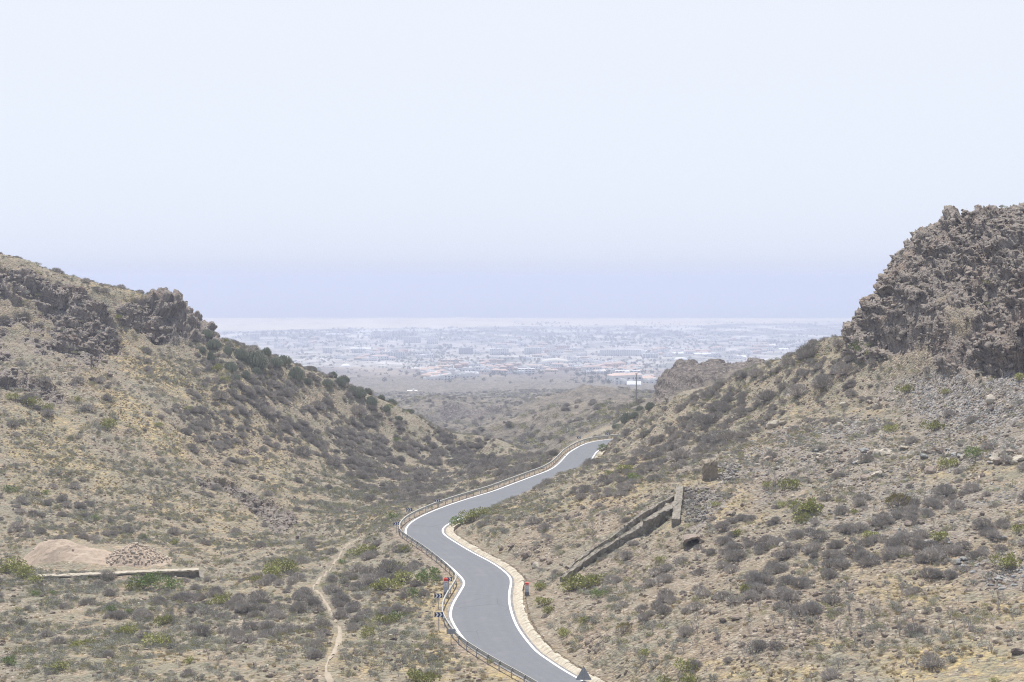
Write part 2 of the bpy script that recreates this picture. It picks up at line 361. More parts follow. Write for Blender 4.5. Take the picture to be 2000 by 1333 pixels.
BARE = [(1300,1120,200,70,-10,.5),(1600,1180,300,90,0,.55),(1850,1090,200,60,0,.5),(1450,960,120,30,-20,.45),(1500,1100,260,60,0,.35),(1800,1200,220,50,0,.4),(1380,1080,120,50,-30,.5),(1100,1180,60,60,30,.5),(1050,1050,60,25,30,.6),(1450,1290,160,40,0,.5),(400,900,90,20,40,.4),(250,700,60,20,30,.5),(1520,850,80,20,-30,.5),(1270,890,80,20,-35,.6),(1180,1010,90,30,-30,.7),(1060,1060,60,30,-40,.6),(1500,1240,150,35,0,.6),(1700,1180,120,25,0,.6),(1400,1150,80,30,0,.4),(150,1092,60,12,0,.6),
 (1150,1230,60,60,30,.7),(1420,1000,50,15,-30,.6),(1300,940,60,15,-30,.6),(1100,1270,50,40,30,.6),(640,1280,30,60,0,.5),(160,740,90,30,30,.5),(820,1060,60,15,35,.6),(560,880,60,25,40,.4),(470,860,70,20,40,.5)]
def blobs(L, px, py, jx, jy):
    r = np.zeros(px.shape)
    for x, y, rx, ry, an, st in L:
        a = math.radians(an); dx = px + jx - x; dy = py + jy - y
        ex = (dx * math.cos(a) + dy * math.sin(a)) / rx; ey = (-dx * math.sin(a) + dy * math.cos(a)) / ry
        r = np.maximum(r, st * (1 - sstep(0.45, 1.3, np.sqrt(ex * ex + ey * ey))))
    return r
def cover(PX, py, X, Y, Z, cm, rd, side):
    jx = fbm2(X / 6, Y / 6, 3, 91) * 45; jy = fbm2(X / 6, Y / 6, 3, 95) * 28
    g = blobs(GRASS, PX, py, jx, jy); r = blobs(RUBBLE, PX, py, jx, jy); b = blobs(BARE, PX, py, jx, jy)
    b = np.maximum(b, (1 - sstep(0.8, 3.5, rd)) * 0.8)
    return np.stack([g, r, b, cm], -1)

def hit(px, py, near=372):
    """world point where the view ray through a photo pixel first meets the land"""
    vs = np.linspace(math.log(60), math.log(9300), 5200)
    X, D, Z, cm, rd, side, pyy = land(np.full(vs.shape, float(px)), vs)
    s = Z / D; t = (LEVEL - py) / F
    k = np.argmax(s >= t)
    if not (s >= t).any(): k = len(vs) - 1
    if near and D[k] > near:      # aimed just over a crest: stand on the crest itself
        m = D < near; k = int(np.argmax(np.where(m, s, -9)))
    return (float(X[k]), float(D[k]), float(Z[k]))
def zat(X, Y):
    X = np.atleast_1d(np.asarray(X, float)); Y = np.atleast_1d(np.asarray(Y, float))
    return land(X / Y * F + 1000, np.log(Y))[2]

# ------------------------------------------------------------------ materials
MATS = {}
def nt_new(name, rough=0.9, spec=0.2):
    m = bpy.data.materials.new(name); m.use_nodes = True
    t = m.node_tree; b = t.nodes['Principled BSDF']
    b.inputs['Roughness'].default_value = rough
    b.inputs['Specular IOR Level'].default_value = spec
    return m, t, b
def N(t, kind, **kw):
    n = t.nodes.new(kind)
    for k, v in kw.items():
        if k in n.inputs: n.inputs[k].default_value = v
        else: setattr(n, k, v)
    return n
def coords(t, obj=False):
    if obj: return N(t, 'ShaderNodeTexCoord').outputs['Object']
    return N(t, 'ShaderNodeNewGeometry').outputs['Position']
def noise(t, vec, scale, detail=4, rough=0.6, dist=0.0):
    n = N(t, 'ShaderNodeTexNoise'); n.inputs['Scale'].default_value = scale; n.inputs['Detail'].default_value = detail
    n.inputs['Roughness'].default_value = rough; n.inputs['Distortion'].default_value = dist
    t.links.new(vec, n.inputs['Vector']); return n.outputs['Fac']
def voro(t, vec, scale, feature='F1', rand=1.0, out='Color'):
    n = N(t, 'ShaderNodeTexVoronoi'); n.feature = feature; n.inputs['Scale'].default_value = scale
    n.inputs['Randomness'].default_value = rand
    t.links.new(vec, n.inputs['Vector']); return n.outputs[out]
def ramp(t, fac, stops):
    r = N(t, 'ShaderNodeValToRGB'); e = r.color_ramp.elements
    while len(e) < len(stops): e.new(0.5)
    for i, (p, c) in enumerate(stops):
        e[i].position = p; e[i].color = (c[0], c[1], c[2], 1) if hasattr(c, '__len__') else (c, c, c, 1)
    t.links.new(fac, r.inputs[0]); return r.outputs[0]
def mix(t, fac, a, b, mode='MIX'):
    n = N(t, 'ShaderNodeMix'); n.data_type = 'RGBA'; n.blend_type = mode
    for s, v in ((n.inputs[0], fac), (n.inputs[6], a), (n.inputs[7], b)):
        if isinstance(v, (int, float)): s.default_value = v
        elif isinstance(v, tuple): s.default_value = (*v, 1)
        else: t.links.new(v, s)
    return n.outputs[2]
def math_(t, op, a, b=None, clamp=False):
    n = N(t, 'ShaderNodeMath'); n.operation = op; n.use_clamp = clamp
    for s, v in ((n.inputs[0], a), (n.inputs[1], b)):
        if v is None: continue
        if isinstance(v, (int, float)): s.default_value = v
        else: t.links.new(v, s)
    return n.outputs[0]
def bump(t, b, h, strength, dist):
    n = N(t, 'ShaderNodeBump'); n.inputs['Strength'].default_value = strength; n.inputs['Distance'].default_value = dist
    t.links.new(h, n.inputs['Height']); t.links.new(n.outputs[0], b.inputs['Normal'])

def ground_material():
    m, t, b = nt_new('scrub_ground', 0.95, 0.1)
    P = coords(t)
    at = N(t, 'ShaderNodeAttribute'); at.attribute_name = 'cover'
    sep = N(t, 'ShaderNodeSeparateColor'); t.links.new(at.outputs['Color'], sep.inputs[0])
    G, R, B = sep.outputs[0], sep.outputs[1], sep.outputs[2]; A = at.outputs['Alpha']
    n_big = noise(t, P, 0.035, 5, .65); n_mid = noise(t, P, 0.35, 5, .7); n_fine = noise(t, P, 2.6, 4, .75)
    soil = ramp(t, n_mid, [(.3, (.195, .158, .115)), (.5, (.305, .255, .188)), (.72, (.40, .34, .255))])
    soil = mix(t, math_(t, 'MULTIPLY', ramp(t, n_big, [(.4, 0.0), (.65, 1.0)]), .45), soil, (.34, .25, .185))
    soil = mix(t, math_(t, 'MULTIPLY', B, .8), soil, ramp(t, n_mid, [(.3, (.165, .125, .095)), (.5, (.265, .205, .16)), (.72, (.36, .29, .23))]))
    # small stones
    st = voro(t, P, 3.2); stv = N(t, 'ShaderNodeSeparateColor'); t.links.new(st, stv.inputs[0])
    stone = ramp(t, stv.outputs[0], [(.1, (.09, .072, .06)), (.45, (.25, .20, .16)), (.75, (.38, .32, .255)), (1, (.60, .54, .45))])
    col = mix(t, math_(t, 'MULTIPLY', ramp(t, n_fine, [(.42, 0.0), (.58, 1.0)]), .75), soil, stone)
    # dry litter and grass
    grass = ramp(t, noise(t, P, 1.6, 5, .8), [(.3, (.36, .27, .13)), (.5, (.51, .395, .195)), (.7, (.62, .50, .26))])
    gf = math_(t, 'MULTIPLY', math_(t, 'ADD', G, math_(t, 'MULTIPLY', ramp(t, n_big, [(.42, 0.0), (.66, .38)]), 1.0)), ramp(t, noise(t, P, .8, 5, .75), [(.40, 0.0), (.60, 1.0)]), True)
    col = mix(t, gf, col, grass)
    scrub = ramp(t, noise(t, P, 1.1, 5, .75), [(.3, (.155, .145, .108)), (.55, (.25, .24, .18)), (.75, (.345, .325, .25))])
    sf = math_(t, 'MULTIPLY', math_(t, 'SUBTRACT', 1.0, math_(t, 'ADD', B, math_(t, 'ADD', R, A)), True), ramp(t, noise(t, P, .55, 5, .75), [(.42, 0.0), (.58, .8)]), True)
    col = mix(t, sf, col, scrub)
    # grey rubble
    v2 = voro(t, P, 4.5); s2 = N(t, 'ShaderNodeSeparateColor'); t.links.new(v2, s2.inputs[0])
    rub = ramp(t, s2.outputs[0], [(0, (.09, .085, .085)), (.5, (.22, .21, .20)), (1, (.42, .39, .36))])
    col = mix(t, math_(t, 'MULTIPLY', R, ramp(t, noise(t, P, .7, 4, .7), [(.35, .25), (.55, 1.0)]), True), col, rub)
    # rock faces
    rc = ramp(t, noise(t, P, .5, 6, .75), [(.28, (.11, .096, .086)), (.42, (.215, .187, .163)), (.58, (.32, .278, .237)), (.8, (.45, .395, .33))])
    rc = mix(t, math_(t, 'MULTIPLY', ramp(t, noise(t, P, .16, 3, .6), [(.55, 0.0), (.72, 1.0)]), .5), rc, (.29, .19, .125))
    col = mix(t, ramp(t, A, [(.25, 0.0), (.55, 1.0)]), col, rc)
    t.links.new(col, b.inputs['Base Color'])
    h = math_(t, 'ADD', math_(t, 'MULTIPLY', voro(t, P, 3.2, 'F1', 1.0, 'Distance'), -.9), math_(t, 'ADD', math_(t, 'MULTIPLY', n_fine, 1.2), math_(t, 'MULTIPLY', n_mid, 1.0)))
    bump(t, b, h, .9, .28)
    return m

def valley_material():
    m, t, b = nt_new('valley_ground', 0.95, 0.1)
    P = coords(t)
    at = N(t, 'ShaderNodeAttribute'); at.attribute_name = 'cover'; A = at.outputs['Alpha']
    n1 = noise(t, P, .02, 6, .7); n2 = noise(t, P, .14, 6, .8)
    col = ramp(t, n1, [(.3, (.13, .115, .10)), (.48, (.21, .185, .155)), (.62, (.27, .235, .19)), (.8, (.36, .315, .25))])
    dk = ramp(t, n2, [(.36, (.08, .08, .07)), (.5, (.21, .185, .15)), (.60, (.36, .305, .24))])
    col = mix(t, .55, col, dk)
    # shrubs seen as dark dots
    vd = voro(t, P, .16, 'F1', 1.0, 'Distance')
    col = mix(t, math_(t, 'MULTIPLY', ramp(t, vd, [(.18, 1.0), (.34, 0.0)]), ramp(t, noise(t, P, .015, 3), [(.42, .2), (.6, .85)])), col, (.055, .06, .04))
    col = mix(t, ramp(t, A, [(.3, 0.0), (.6, 1.0)]), col, ramp(t, noise(t, P, .7, 6, .8), [(.36, (.06, .053, .048)), (.5, (.17, .147, .13)), (.66, (.36, .31, .265))]))
    t.links.new(col, b.inputs['Base Color'])
    bump(t, b, n2, 1.0, 3.0)
    return m

def plain_material():
    m, t, b = nt_new('coastal_plain_ground', 0.95, 0.1)
    P = coords(t); sx = N(t, 'ShaderNodeSeparateXYZ'); t.links.new(P, sx.inputs[0])
    Y = sx.outputs['Y']
    jit = math_(t, 'MULTIPLY', math_(t, 'SUBTRACT', noise(t, P, .0011, 5, .6), .5), 1300.0)
    Yj = math_(t, 'ADD', Y, jit)
    mp = N(t, 'ShaderNodeMapping'); mp.inputs['Scale'].default_value = (1, .35, 1); t.links.new(P, mp.inputs[0])
    field = ramp(t, noise(t, mp.outputs[0], .006, 6, .65), [(.3, (.12, .10, .09)), (.5, (.21, .18, .15)), (.62, (.32, .265, .205)), (.75, (.42, .36, .28))])
    town = ramp(t, noise(t, mp.outputs[0], .012, 6, .75), [(.34, (.10, .11, .09)), (.44, (.20, .20, .17)), (.50, (.38, .35, .31)), (.60, (.50, .47, .42)), (.68, (.80, .78, .75))])
    trees = ramp(t, noise(t, mp.outputs[0], .005, 6, .7), [(.38, (.09, .105, .08)), (.50, (.20, .20, .16)), (.54, (.56, .52, .45)), (.7, (.76, .71, .62))])
    sand = ramp(t, noise(t, mp.outputs[0], .004, 5, .6), [(.32, (.50, .43, .29)), (.45, (.70, .60, .40)), (.6, (.80, .69, .47))])
    def rng(a, bb):
        r = N(t, 'ShaderNodeMapRange'); r.inputs['From Min'].default_value = a; r.inputs['From Max'].default_value = bb
        t.links.new(Yj, r.inputs['Value']); return r.outputs[0]
    col = mix(t, rng(2950, 3150), field, town)
    col = mix(t, rng(5600, 5900), col, trees)
    # sand begins nearer on the left, where the dune field widens
    X = sx.outputs['X']
    Ys = math_(t, 'SUBTRACT', Yj, math_(t, 'MULTIPLY', math_(t, 'ADD', X, 1300.0), .42))
    r = N(t, 'ShaderNodeMapRange'); r.inputs['From Min'].default_value = 6750; r.inputs['From Max'].default_value = 6950
    t.links.new(Ys, r.inputs['Value'])
    col = mix(t, r.outputs[0], col, sand)
    t.links.new(col, b.inputs['Base Color'])
    return m

def simple(name, c1, c2, scale=3.0, rough=.85, spec=.2, metal=0, bstr=0, bdist=.02, obj=True, rand=0.0):
    m, t, b = nt_new(name, rough, spec); P = coords(t, obj)
    f = noise(t, P, scale, 5, .7)
    col = ramp(t, f, [(.3, c1), (.7, c2)])
    if rand:
        oi = N(t, 'ShaderNodeObjectInfo')
        v = math_(t, 'ADD', math_(t, 'MULTIPLY', oi.outputs['Random'], rand), 1 - rand / 2)
        hsv = N(t, 'ShaderNodeHueSaturation'); t.links.new(col, hsv.inputs['Color']); t.links.new(v, hsv.inputs['Value']); col = hsv.outputs[0]
    t.links.new(col, b.inputs['Base Color']); b.inputs['Metallic'].default_value = metal
    if bstr: bump(t, b, noise(t, P, scale * 4, 4, .7), bstr, bdist)
    MATS[name] = m; return m

def sea_material():
    m, t, b = nt_new('sea_water', .35, .5)
    b.inputs['Base Color'].default_value = (.03, .09, .15, 1)
    return m

GM = ground_material(); VM = valley_material(); PM = plain_material()
def asphalt_material():
    m, t, b = nt_new('asphalt', .9, .15); P = coords(t)
    base = ramp(t, noise(t, P, 9, 4, .8), [(.3, (.14, .144, .155)), (.7, (.192, .197, .211))])
    at = N(t, 'ShaderNodeAttribute'); at.attribute_name = 'across'
    lane = math_(t, 'MULTIPLY', ramp(t, at.outputs['Fac'], [(.16, 0.0), (.24, 1.0), (.32, .1), (.40, .9), (.5, 0.0), (.6, .9), (.68, .1), (.77, 1.0), (.85, 0.0)]), ramp(t, noise(t, P, .25, 3), [(.35, .2), (.65, .6)]))
    col = mix(t, lane, base, (.148, .152, .163))
    col = mix(t, math_(t, 'MULTIPLY', ramp(t, noise(t, P, .5, 5, .7), [(.52, 0.0), (.7, .6)]), 1.0), col, (.20, .20, .205))
    edge = ramp(t, at.outputs['Fac'], [(0, 1.0), (.09, .0), (.92, .0), (1, 1.0)])
    col = mix(t, math_(t, 'MULTIPLY', edge, ramp(t, noise(t, P, 1.2, 5, .8), [(.42, 0.0), (.6, .8)])), col, (.36, .31, .25))
    crack = ramp(t, voro(t, P, .22, 'DISTANCE_TO_EDGE', 1.0, 'Distance'), [(.0, 1.0), (.012, 0.0)])
    col = mix(t, math_(t, 'MULTIPLY', crack, ramp(t, noise(t, P, .12, 3), [(.5, 0.0), (.6, .55)])), col, (.09, .09, .095))
    t.links.new(col, b.inputs['Base Color']); bump(t, b, noise(t, P, 30, 2), .15, .01); return m
asphalt = asphalt_material()
def paint_material():
    m, t, b = nt_new('road_paint', .7, .2); P = coords(t)
    c = ramp(t, noise(t, P, 3.5, 5, .8), [(.34, (.42, .41, .39)), (.44, (.74, .74, .72)), (.7, (.84, .84, .82))]); t.links.new(c, b.inputs['Base Color']); return m
white_paint = paint_material()
def gutter_material():
    m, t, b = nt_new('pale_concrete', .9, .15); P = coords(t)
    c = ramp(t, noise(t, P, 2.2, 6, .75), [(.3, (.30, .26, .20)), (.5, (.48, .43, .34)), (.7, (.60, .55, .45))])
    c = mix(t, ramp(t, noise(t, P, .6, 5, .8), [(.5, 0.0), (.66, .75)]), c, (.33, .27, .20)); t.links.new(c, b.inputs['Base Color']); bump(t, b, noise(t, P, 9, 4), .5, .03); return m
concrete = gutter_material()
galv = simple('galvanised_steel', (.30, .31, .31), (.42, .42, .41), 5, .45, .5, .6, obj=False)
QC = 1.4

# ------------------------------------------------------------------ land sheets
def cols(step, lo=-20, hi=2020, outer=16):
    return np.concatenate([np.arange(-560, lo, outer), np.arange(lo, hi, step), np.arange(hi, 2561, outer)])
near_v = np.concatenate([np.arange(math.log(50), math.log(88), .006), np.arange(math.log(88), math.log(372), .0016 * 1.0)])
make_grid('hillsides', cols(QC), near_v, GM)
v0 = near_v[-1]
make_grid('valley', cols(2.4), np.arange(v0, math.log(2300), .0035), VM)
make_grid('coastal_plain', cols(6, outer=30), np.arange(math.log(2300) - .0035, math.log(9600), .006), PM, disp=False)

def quad_strip(name, A, B, za, zb, mat, parent=None):
    me = bpy.data.meshes.new(name); n = len(A)
    vs = [(a[0], a[1], za) for a in A] + [(b[0], b[1], zb) for b in B]
    me.from_pydata(vs, [], [(i, n + i, n + i + 1, i + 1) for i in range(n - 1)]); me.materials.append(mat)
    o = bpy.data.objects.new(name, me); C.objects.link(o)
    if parent: o.parent = parent
    return o
# sea
me = bpy.data.meshes.new('sea'); me.from_pydata([(-12000, 9000, -259.8), (12000, 9000, -259.8), (12000, 34000, -259.8), (-12000, 34000, -259.8)], [], [(0, 1, 2, 3)])
me.materials.append(sea_material()); sea = bpy.data.objects.new('sea', me); C.objects.link(sea); tag(sea, kind='structure')
# road: a solid slab with edge lines
def ribbon_solid(name, A, B, z, th, mat, kind='structure'):
    n = len(A); vs = []
    for k in range(n): vs += [(A[k][0], A[k][1], z), (B[k][0], B[k][1], z), (B[k][0], B[k][1], z - th), (A[k][0], A[k][1], z - th)]
    fs = []
    for k in range(n - 1):
        a = 4 * k
        for j in range(4): fs.append((a + j, a + (j + 1) % 4, a + 4 + (j + 1) % 4, a + 4 + j))
    fs += [(0, 3, 2, 1), (4*n-4, 4*n-3, 4*n-2, 4*n-1)]
    me = bpy.data.meshes.new(name); me.from_pydata(vs, [], fs); me.materials.append(mat)
    me.validate(); o = bpy.data.objects.new(name, me); C.objects.link(o); tag(o, kind=kind); return o
def road_surface():
    A, B = offset_curve(EL, -.35), offset_curve(ER, .35); n = len(A); nc = 13; V = []; ac = []
    for k in range(n):
        for j in range(nc): t = j / (nc - 1); p = A[k] * (1 - t) + B[k] * t; V.append((p[0], p[1], ZR + .03 * math.sin(math.pi * t))); ac.append(t)
        V += [(B[k][0], B[k][1], ZR - .25), (A[k][0], A[k][1], ZR - .25)]; ac += [1, 0]
    m = nc + 2; Fc = [(k * m + j, k * m + (j + 1) % m, (k + 1) * m + (j + 1) % m, (k + 1) * m + j) for k in range(n - 1) for j in range(m)]
    me = bpy.data.meshes.new('road'); me.from_pydata(V, [], Fc); me.materials.append(asphalt); a = me.attributes.new('across', 'FLOAT', 'POINT'); a.data.foreach_set('value', ac)
    o = bpy.data.objects.new('road', me); C.objects.link(o); tag(o, kind='structure')
road_surface()
quad_strip('edge_line', offset_curve(EL, -.11), offset_curve(EL, .11), ZR + .016, ZR + .016, white_paint)['kind'] = 'structure'
quad_strip('edge_line', offset_curve(ER, -.11), offset_curve(ER, .11), ZR + .016, ZR + .016, white_paint)['kind'] = 'structure'

# haze
hz = bpy.data.meshes.new('haze')
HX, HY0, HY1, HZ0, HZ1 = 12500, -300, 34500, -261.5, 30
vs = [(x, y, z) for x in (-HX, HX) for y in (HY0, HY1) for z in (HZ0, HZ1)]
hz.from_pydata(vs, [], [(0, 1, 3, 2), (4, 6, 7, 5), (0, 4, 5, 1), (2, 3, 7, 6), (0, 2, 6, 4), (1, 5, 7, 3)])
hm = bpy.data.materials.new('haze_air'); hm.use_nodes = True; ht = hm.node_tree; ht.nodes.clear()
pv = ht.nodes.new('ShaderNodeVolumePrincipled'); pv.inputs['Density'].default_value = 0.00027
pv.inputs['Color'].default_value = (.65, .71, .885, 1); pv.inputs['Anisotropy'].default_value = 0.0
pv.inputs['Density Attribute'].default_value = ''
ho = ht.nodes.new('ShaderNodeOutputMaterial'); ht.links.new(pv.outputs[0], ho.inputs['Volume'])
hz.materials.append(hm); hzo = bpy.data.objects.new('haze', hz); C.objects.link(hzo); tag(hzo, kind='stuff')

# ------------------------------------------------------------------ shapes of plants and rocks
def mesh_obj_data(name, V, Fc, mats, mi=None, smooth=False):
    me = bpy.data.meshes.new(name); me.from_pydata([tuple(v) for v in V], [], Fc)
    for m in mats: me.materials.append(m)
    if mi is not None: me.polygons.foreach_set('material_index', mi)
    if smooth: me.polygons.foreach_set('use_smooth', [True] * len(Fc))
    me.update(); return me
class Bag:
    def __init__(s): s.V = []; s.F = []; s.M = []
    def tube(s, pts, rads, n=3, m=0):
        b = len(s.V)
        for i, (p, r) in enumerate(zip(pts, rads)):
            d = np.array(pts[min(i + 1, len(pts) - 1)]) - np.array(pts[max(i - 1, 0)]); d = d / (np.linalg.norm(d) + 1e-9)
            u = np.cross(d, (0.3, 0.9, 0.1)); u /= np.linalg.norm(u) + 1e-9; w = np.cross(d, u)
            for k in range(n):
                a = 2 * math.pi * k / n; s.V.append(np.array(p) + r * (u * math.cos(a) + w * math.sin(a)))
        for i in range(len(pts) - 1):
            for k in range(n):
                a0 = b + i * n + k; a1 = b + i * n + (k + 1) % n
                s.F.append((a0, a1, a1 + n, a0 + n)); s.M.append(m)
    def leaf(s, p, d, w, m=0, tri=False):
        """a flat blade from p along d"""
        p = np.array(p, float); d = np.array(d, float); side = np.cross(d, RNG.normal(size=3)); side *= w / (np.linalg.norm(side) + 1e-9)
        b = len(s.V)
        if tri: s.V += [p - side, p + side, p + d]; s.F.append((b, b + 1, b + 2))
        else: s.V += [p, p + d * .5 - side, p + d, p + d * .5 + side]; s.F.append((b, b + 1, b + 2, b + 3))
        s.M.append(m)
    def box(s, c, size, rz=0, m=0, jit=0, top=None):
        b = len(s.V); cs, sn = math.cos(rz), math.sin(rz)
        for dz in (-.5, .5):
            k = 1 if (dz < 0 or top is None) else top
            for dx, dy in ((-.5, -.5), (.5, -.5), (.5, .5), (-.5, .5)):
                x, y, z = dx * size[0] * k, dy * size[1] * k, dz * size[2]
                s.V.append((c[0] + x * cs - y * sn + random.uniform(-jit, jit), c[1] + x * sn + y * cs + random.uniform(-jit, jit), c[2] + z + random.uniform(-jit, jit)))
        for f in ((0, 3, 2, 1), (4, 5, 6, 7), (0, 1, 5, 4), (1, 2, 6, 5), (2, 3, 7, 6), (3, 0, 4, 7)): s.F.append(tuple(b + i for i in f)); s.M.append(m)
    def mesh(s, name, mats, smooth=False): return mesh_obj_data(name, s.V, s.F, mats, s.M, smooth)
    def obj(s, name, mats, parent=None, smooth=False):
        o = bpy.data.objects.new(name, s.mesh(name, mats, smooth)); C.objects.link(o)
        if parent: o.parent = parent
        return o

m_stem = simple('shrub_stem', (.36, .325, .295), (.56, .52, .48), 2, rand=.35)
m_tip = simple('shrub_twig_tips', (.285, .262, .232), (.44, .41, .365), 2.5, rand=.40)
m_tipy = simple('shrub_sprouting_tips', (.20, .17, .06), (.34, .28, .10), 2.5, rand=.3)
m_grey = simple('grey_leaf', (.29, .285, .24), (.46, .45, .385), 3, rand=.45)
m_olive = simple('olive_leaf', (.26, .26, .12), (.42, .395, .20), 3, rand=.45)
m_green = simple('green_leaf', (.25, .265, .085), (.43, .43, .17), 3, rand=.35)
m_deep = simple('deep_green_leaf', (.14, .21, .08), (.25, .34, .14), 3, rand=.3)
m_cact = simple('cactus_skin', (.21, .23, .17), (.34, .355, .275), 3, rand=.3)
m_straw = simple('dry_grass_blade', (.33, .26, .145), (.51, .42, .25), 2, rand=.35)
m_pale = simple('pale_twig', (.34, .31, .28), (.52, .485, .45), 2, rand=.3)

def m_rock(name, a, b_, c_, rand=.5):
    m, t, b = nt_new(name, .92, .15); P = coords(t, True)
    col = ramp(t, noise(t, P, 1.7, 6, .75), [(.3, a), (.52, b_), (.75, c_)])
    oi = N(t, 'ShaderNodeObjectInfo'); v = math_(t, 'ADD', math_(t, 'MULTIPLY', oi.outputs['Random'], rand), 1 - rand / 2)
    hsv = N(t, 'ShaderNodeHueSaturation'); t.links.new(col, hsv.inputs['Color']); t.links.new(v, hsv.inputs['Value'])
    t.links.new(hsv.outputs[0], b.inputs['Base Color']); bump(t, b, noise(t, P, 5, 5, .8), .7, .12)
    return m
r_dark = m_rock('dark_basalt', (.085, .07, .062), (.20, .165, .14), (.36, .30, .245))
r_crag = m_rock('crag_stone', (.11, .095, .083), (.245, .212, .18), (.42, .365, .305))
r_brown = m_rock('brown_stone', (.16, .13, .105), (.29, .24, .195), (.44, .37, .30))
r_pale = m_rock('pale_stone', (.26, .23, .18), (.47, .42, .34), (.64, .58, .48), .3)
r_grey = m_rock('grey_stone', (.16, .16, .155), (.33, .33, .315), (.50, .49, .46), .3)

def dome(R=1.0, H=.86, ns=110, tips=430, tipm=1):
    g = Bag()
    for i in range(ns):
        a = RNG.uniform(0, 2 * math.pi); e = math.asin(RNG.uniform(.05, 1)); k = RNG.uniform(.82, 1.0)
        tip = np.array([math.cos(a) * math.cos(e) * R, math.sin(a) * math.cos(e) * R, math.sin(e) * H]) * k
        r0 = np.array([math.cos(a), math.sin(a), 0]) * .10 * RNG.random()
        mid = r0 + (tip - r0) * .5 + np.array([tip[0], tip[1], 0]) * .10 - np.array([0, 0, .04])
        mid[2] = max(mid[2], .02)
        g.tube([r0, mid, tip], [.026, .019, .010])
        for j in range(2):
            q = tip + RNG.normal(size=3) * .10; g.tube([mid + (tip - mid) * .2, q], [.014, .008])
    for i in range(tips):
        a = RNG.uniform(0, 2 * math.pi); e = math.asin(RNG.uniform(.12, 1) ** .75); k = RNG.uniform(.72, 1.0) * (1 + .09 * math.sin(3 * a + 1) * math.cos(4 * e))
        p = np.array([math.cos(a) * math.cos(e) * R, math.sin(a) * math.cos(e) * R, math.sin(e) * H]) * k
        d = p / np.linalg.norm(p) * .14 + RNG.normal(size=3) * .035 + np.array([0, 0, .05]); g.leaf(p - d * .5, d, .021, tipm)
    return g
def bush(mat_i, n=430, R=1.0, H=.75, lw=.05, ll=.12, clumps=7, stems=14, mats=None):
    g = Bag(); cs = [(RNG.normal(size=2) * .38 * R, RNG.uniform(.25, .75) * H, RNG.uniform(.28, .5) * R) for _ in range(clumps)]
    for i in range(n):
        c, z, r = cs[RNG.integers(clumps)]
        d = RNG.normal(size=3); d /= np.linalg.norm(d); p = np.array([c[0], c[1], z]) + d * r * RNG.uniform(.65, 1.0) * np.array([1, 1, .75])
        if p[2] < 0: p[2] = RNG.uniform(0, .15)
        dd = d * ll * .6 + RNG.normal(size=3) * ll * .4 + np.array([0, 0, ll * .4]); g.leaf(p, dd, lw * RNG.uniform(.6, 1.2), mat_i if not hasattr(mat_i, '__len__') else mat_i[RNG.integers(len(mat_i))])
    for i in range(stems):
        c, z, r = cs[RNG.integers(clumps)]; g.tube([(0, 0, 0), (c[0] * .6, c[1] * .6, z * .6), (c[0] + RNG.normal() * .1, c[1] + RNG.normal() * .1, z)], [.022, .014, .006])
    return g
def cardon(n=190, H=1.0):
    g = Bag()
    for i in range(n):
        a = RNG.uniform(0, 6.28); r = math.sqrt(RNG.random()); x, y = math.cos(a) * r, math.sin(a) * r
        h = H * RNG.uniform(.78, 1.05) * (1 - .62 * r ** 3); sx = x * .10; sy = y * .10
        g.tube([(x * .8, y * .8, -.1), (x * .97, y * .97, h * .25), (x + sx, y + sy, h * .97), (x + sx, y + sy, h)], [.036, .045, .040, .010], 4)
    return g
def twiggy(n=7, H=1.0):
    g = Bag()
    for i in range(n):
        a = RNG.uniform(0, 6.28); t = RNG.uniform(.15, .6)
        p0 = np.array([0, 0, 0.]); p1 = np.array([math.cos(a) * t * .3, math.sin(a) * t * .3, H * .35]); p2 = p1 + np.array([math.cos(a) * t * .35, math.sin(a) * t * .35, H * .33])
        g.tube([p0, p1, p2], [.024, .019, .012])
        for j in range(4):
            q = p1 + (p2 - p1) * RNG.uniform(.1, 1); b2 = RNG.uniform(0, 6.28)
            e = q + np.array([math.cos(b2) * .17, math.sin(b2) * .17, RNG.uniform(.15, .4) * H]); g.tube([q, e], [.012, .007])
            g.leaf(e, RNG.normal(size=3) * .05 + np.array([0, 0, .1]), .03, 1)
    return g
def tuft(n=75):
    g = Bag()
    for i in range(n):
        a = RNG.uniform(0, 6.28); r = RNG.random() * .45; l = RNG.uniform(.4, 1.0)
        g.leaf((math.cos(a) * r, math.sin(a) * r, 0), (math.cos(a) * l * .35 + RNG.normal() * .12, math.sin(a) * l * .35 + RNG.normal() * .12, l * .75), .028, 0, True)
    return g
def rock(sub=2, cuts=11, flat=.75, rough=.05):
    bm = bmesh.new(); bmesh.ops.create_icosphere(bm, subdivisions=sub, radius=1.0)
    pl = []
    for i in range(cuts):
        d = RNG.normal(size=3); d /= np.linalg.norm(d); pl.append((d, RNG.uniform(.55, .95)))
    st = np.array([RNG.uniform(.75, 1.15), RNG.uniform(.7, 1.0), flat * RNG.uniform(.7, 1.1)])
    for v in bm.verts:
        d = np.array(v.co); r = 1.1
        for n_, k in pl:
            c = d @ n_
            if c > .05: r = min(r, k / c)
        v.co = Vector(d * r * st * (1 + RNG.normal() * rough))
    me = bpy.data.meshes.new('stone'); bm.to_mesh(me); bm.free(); return me

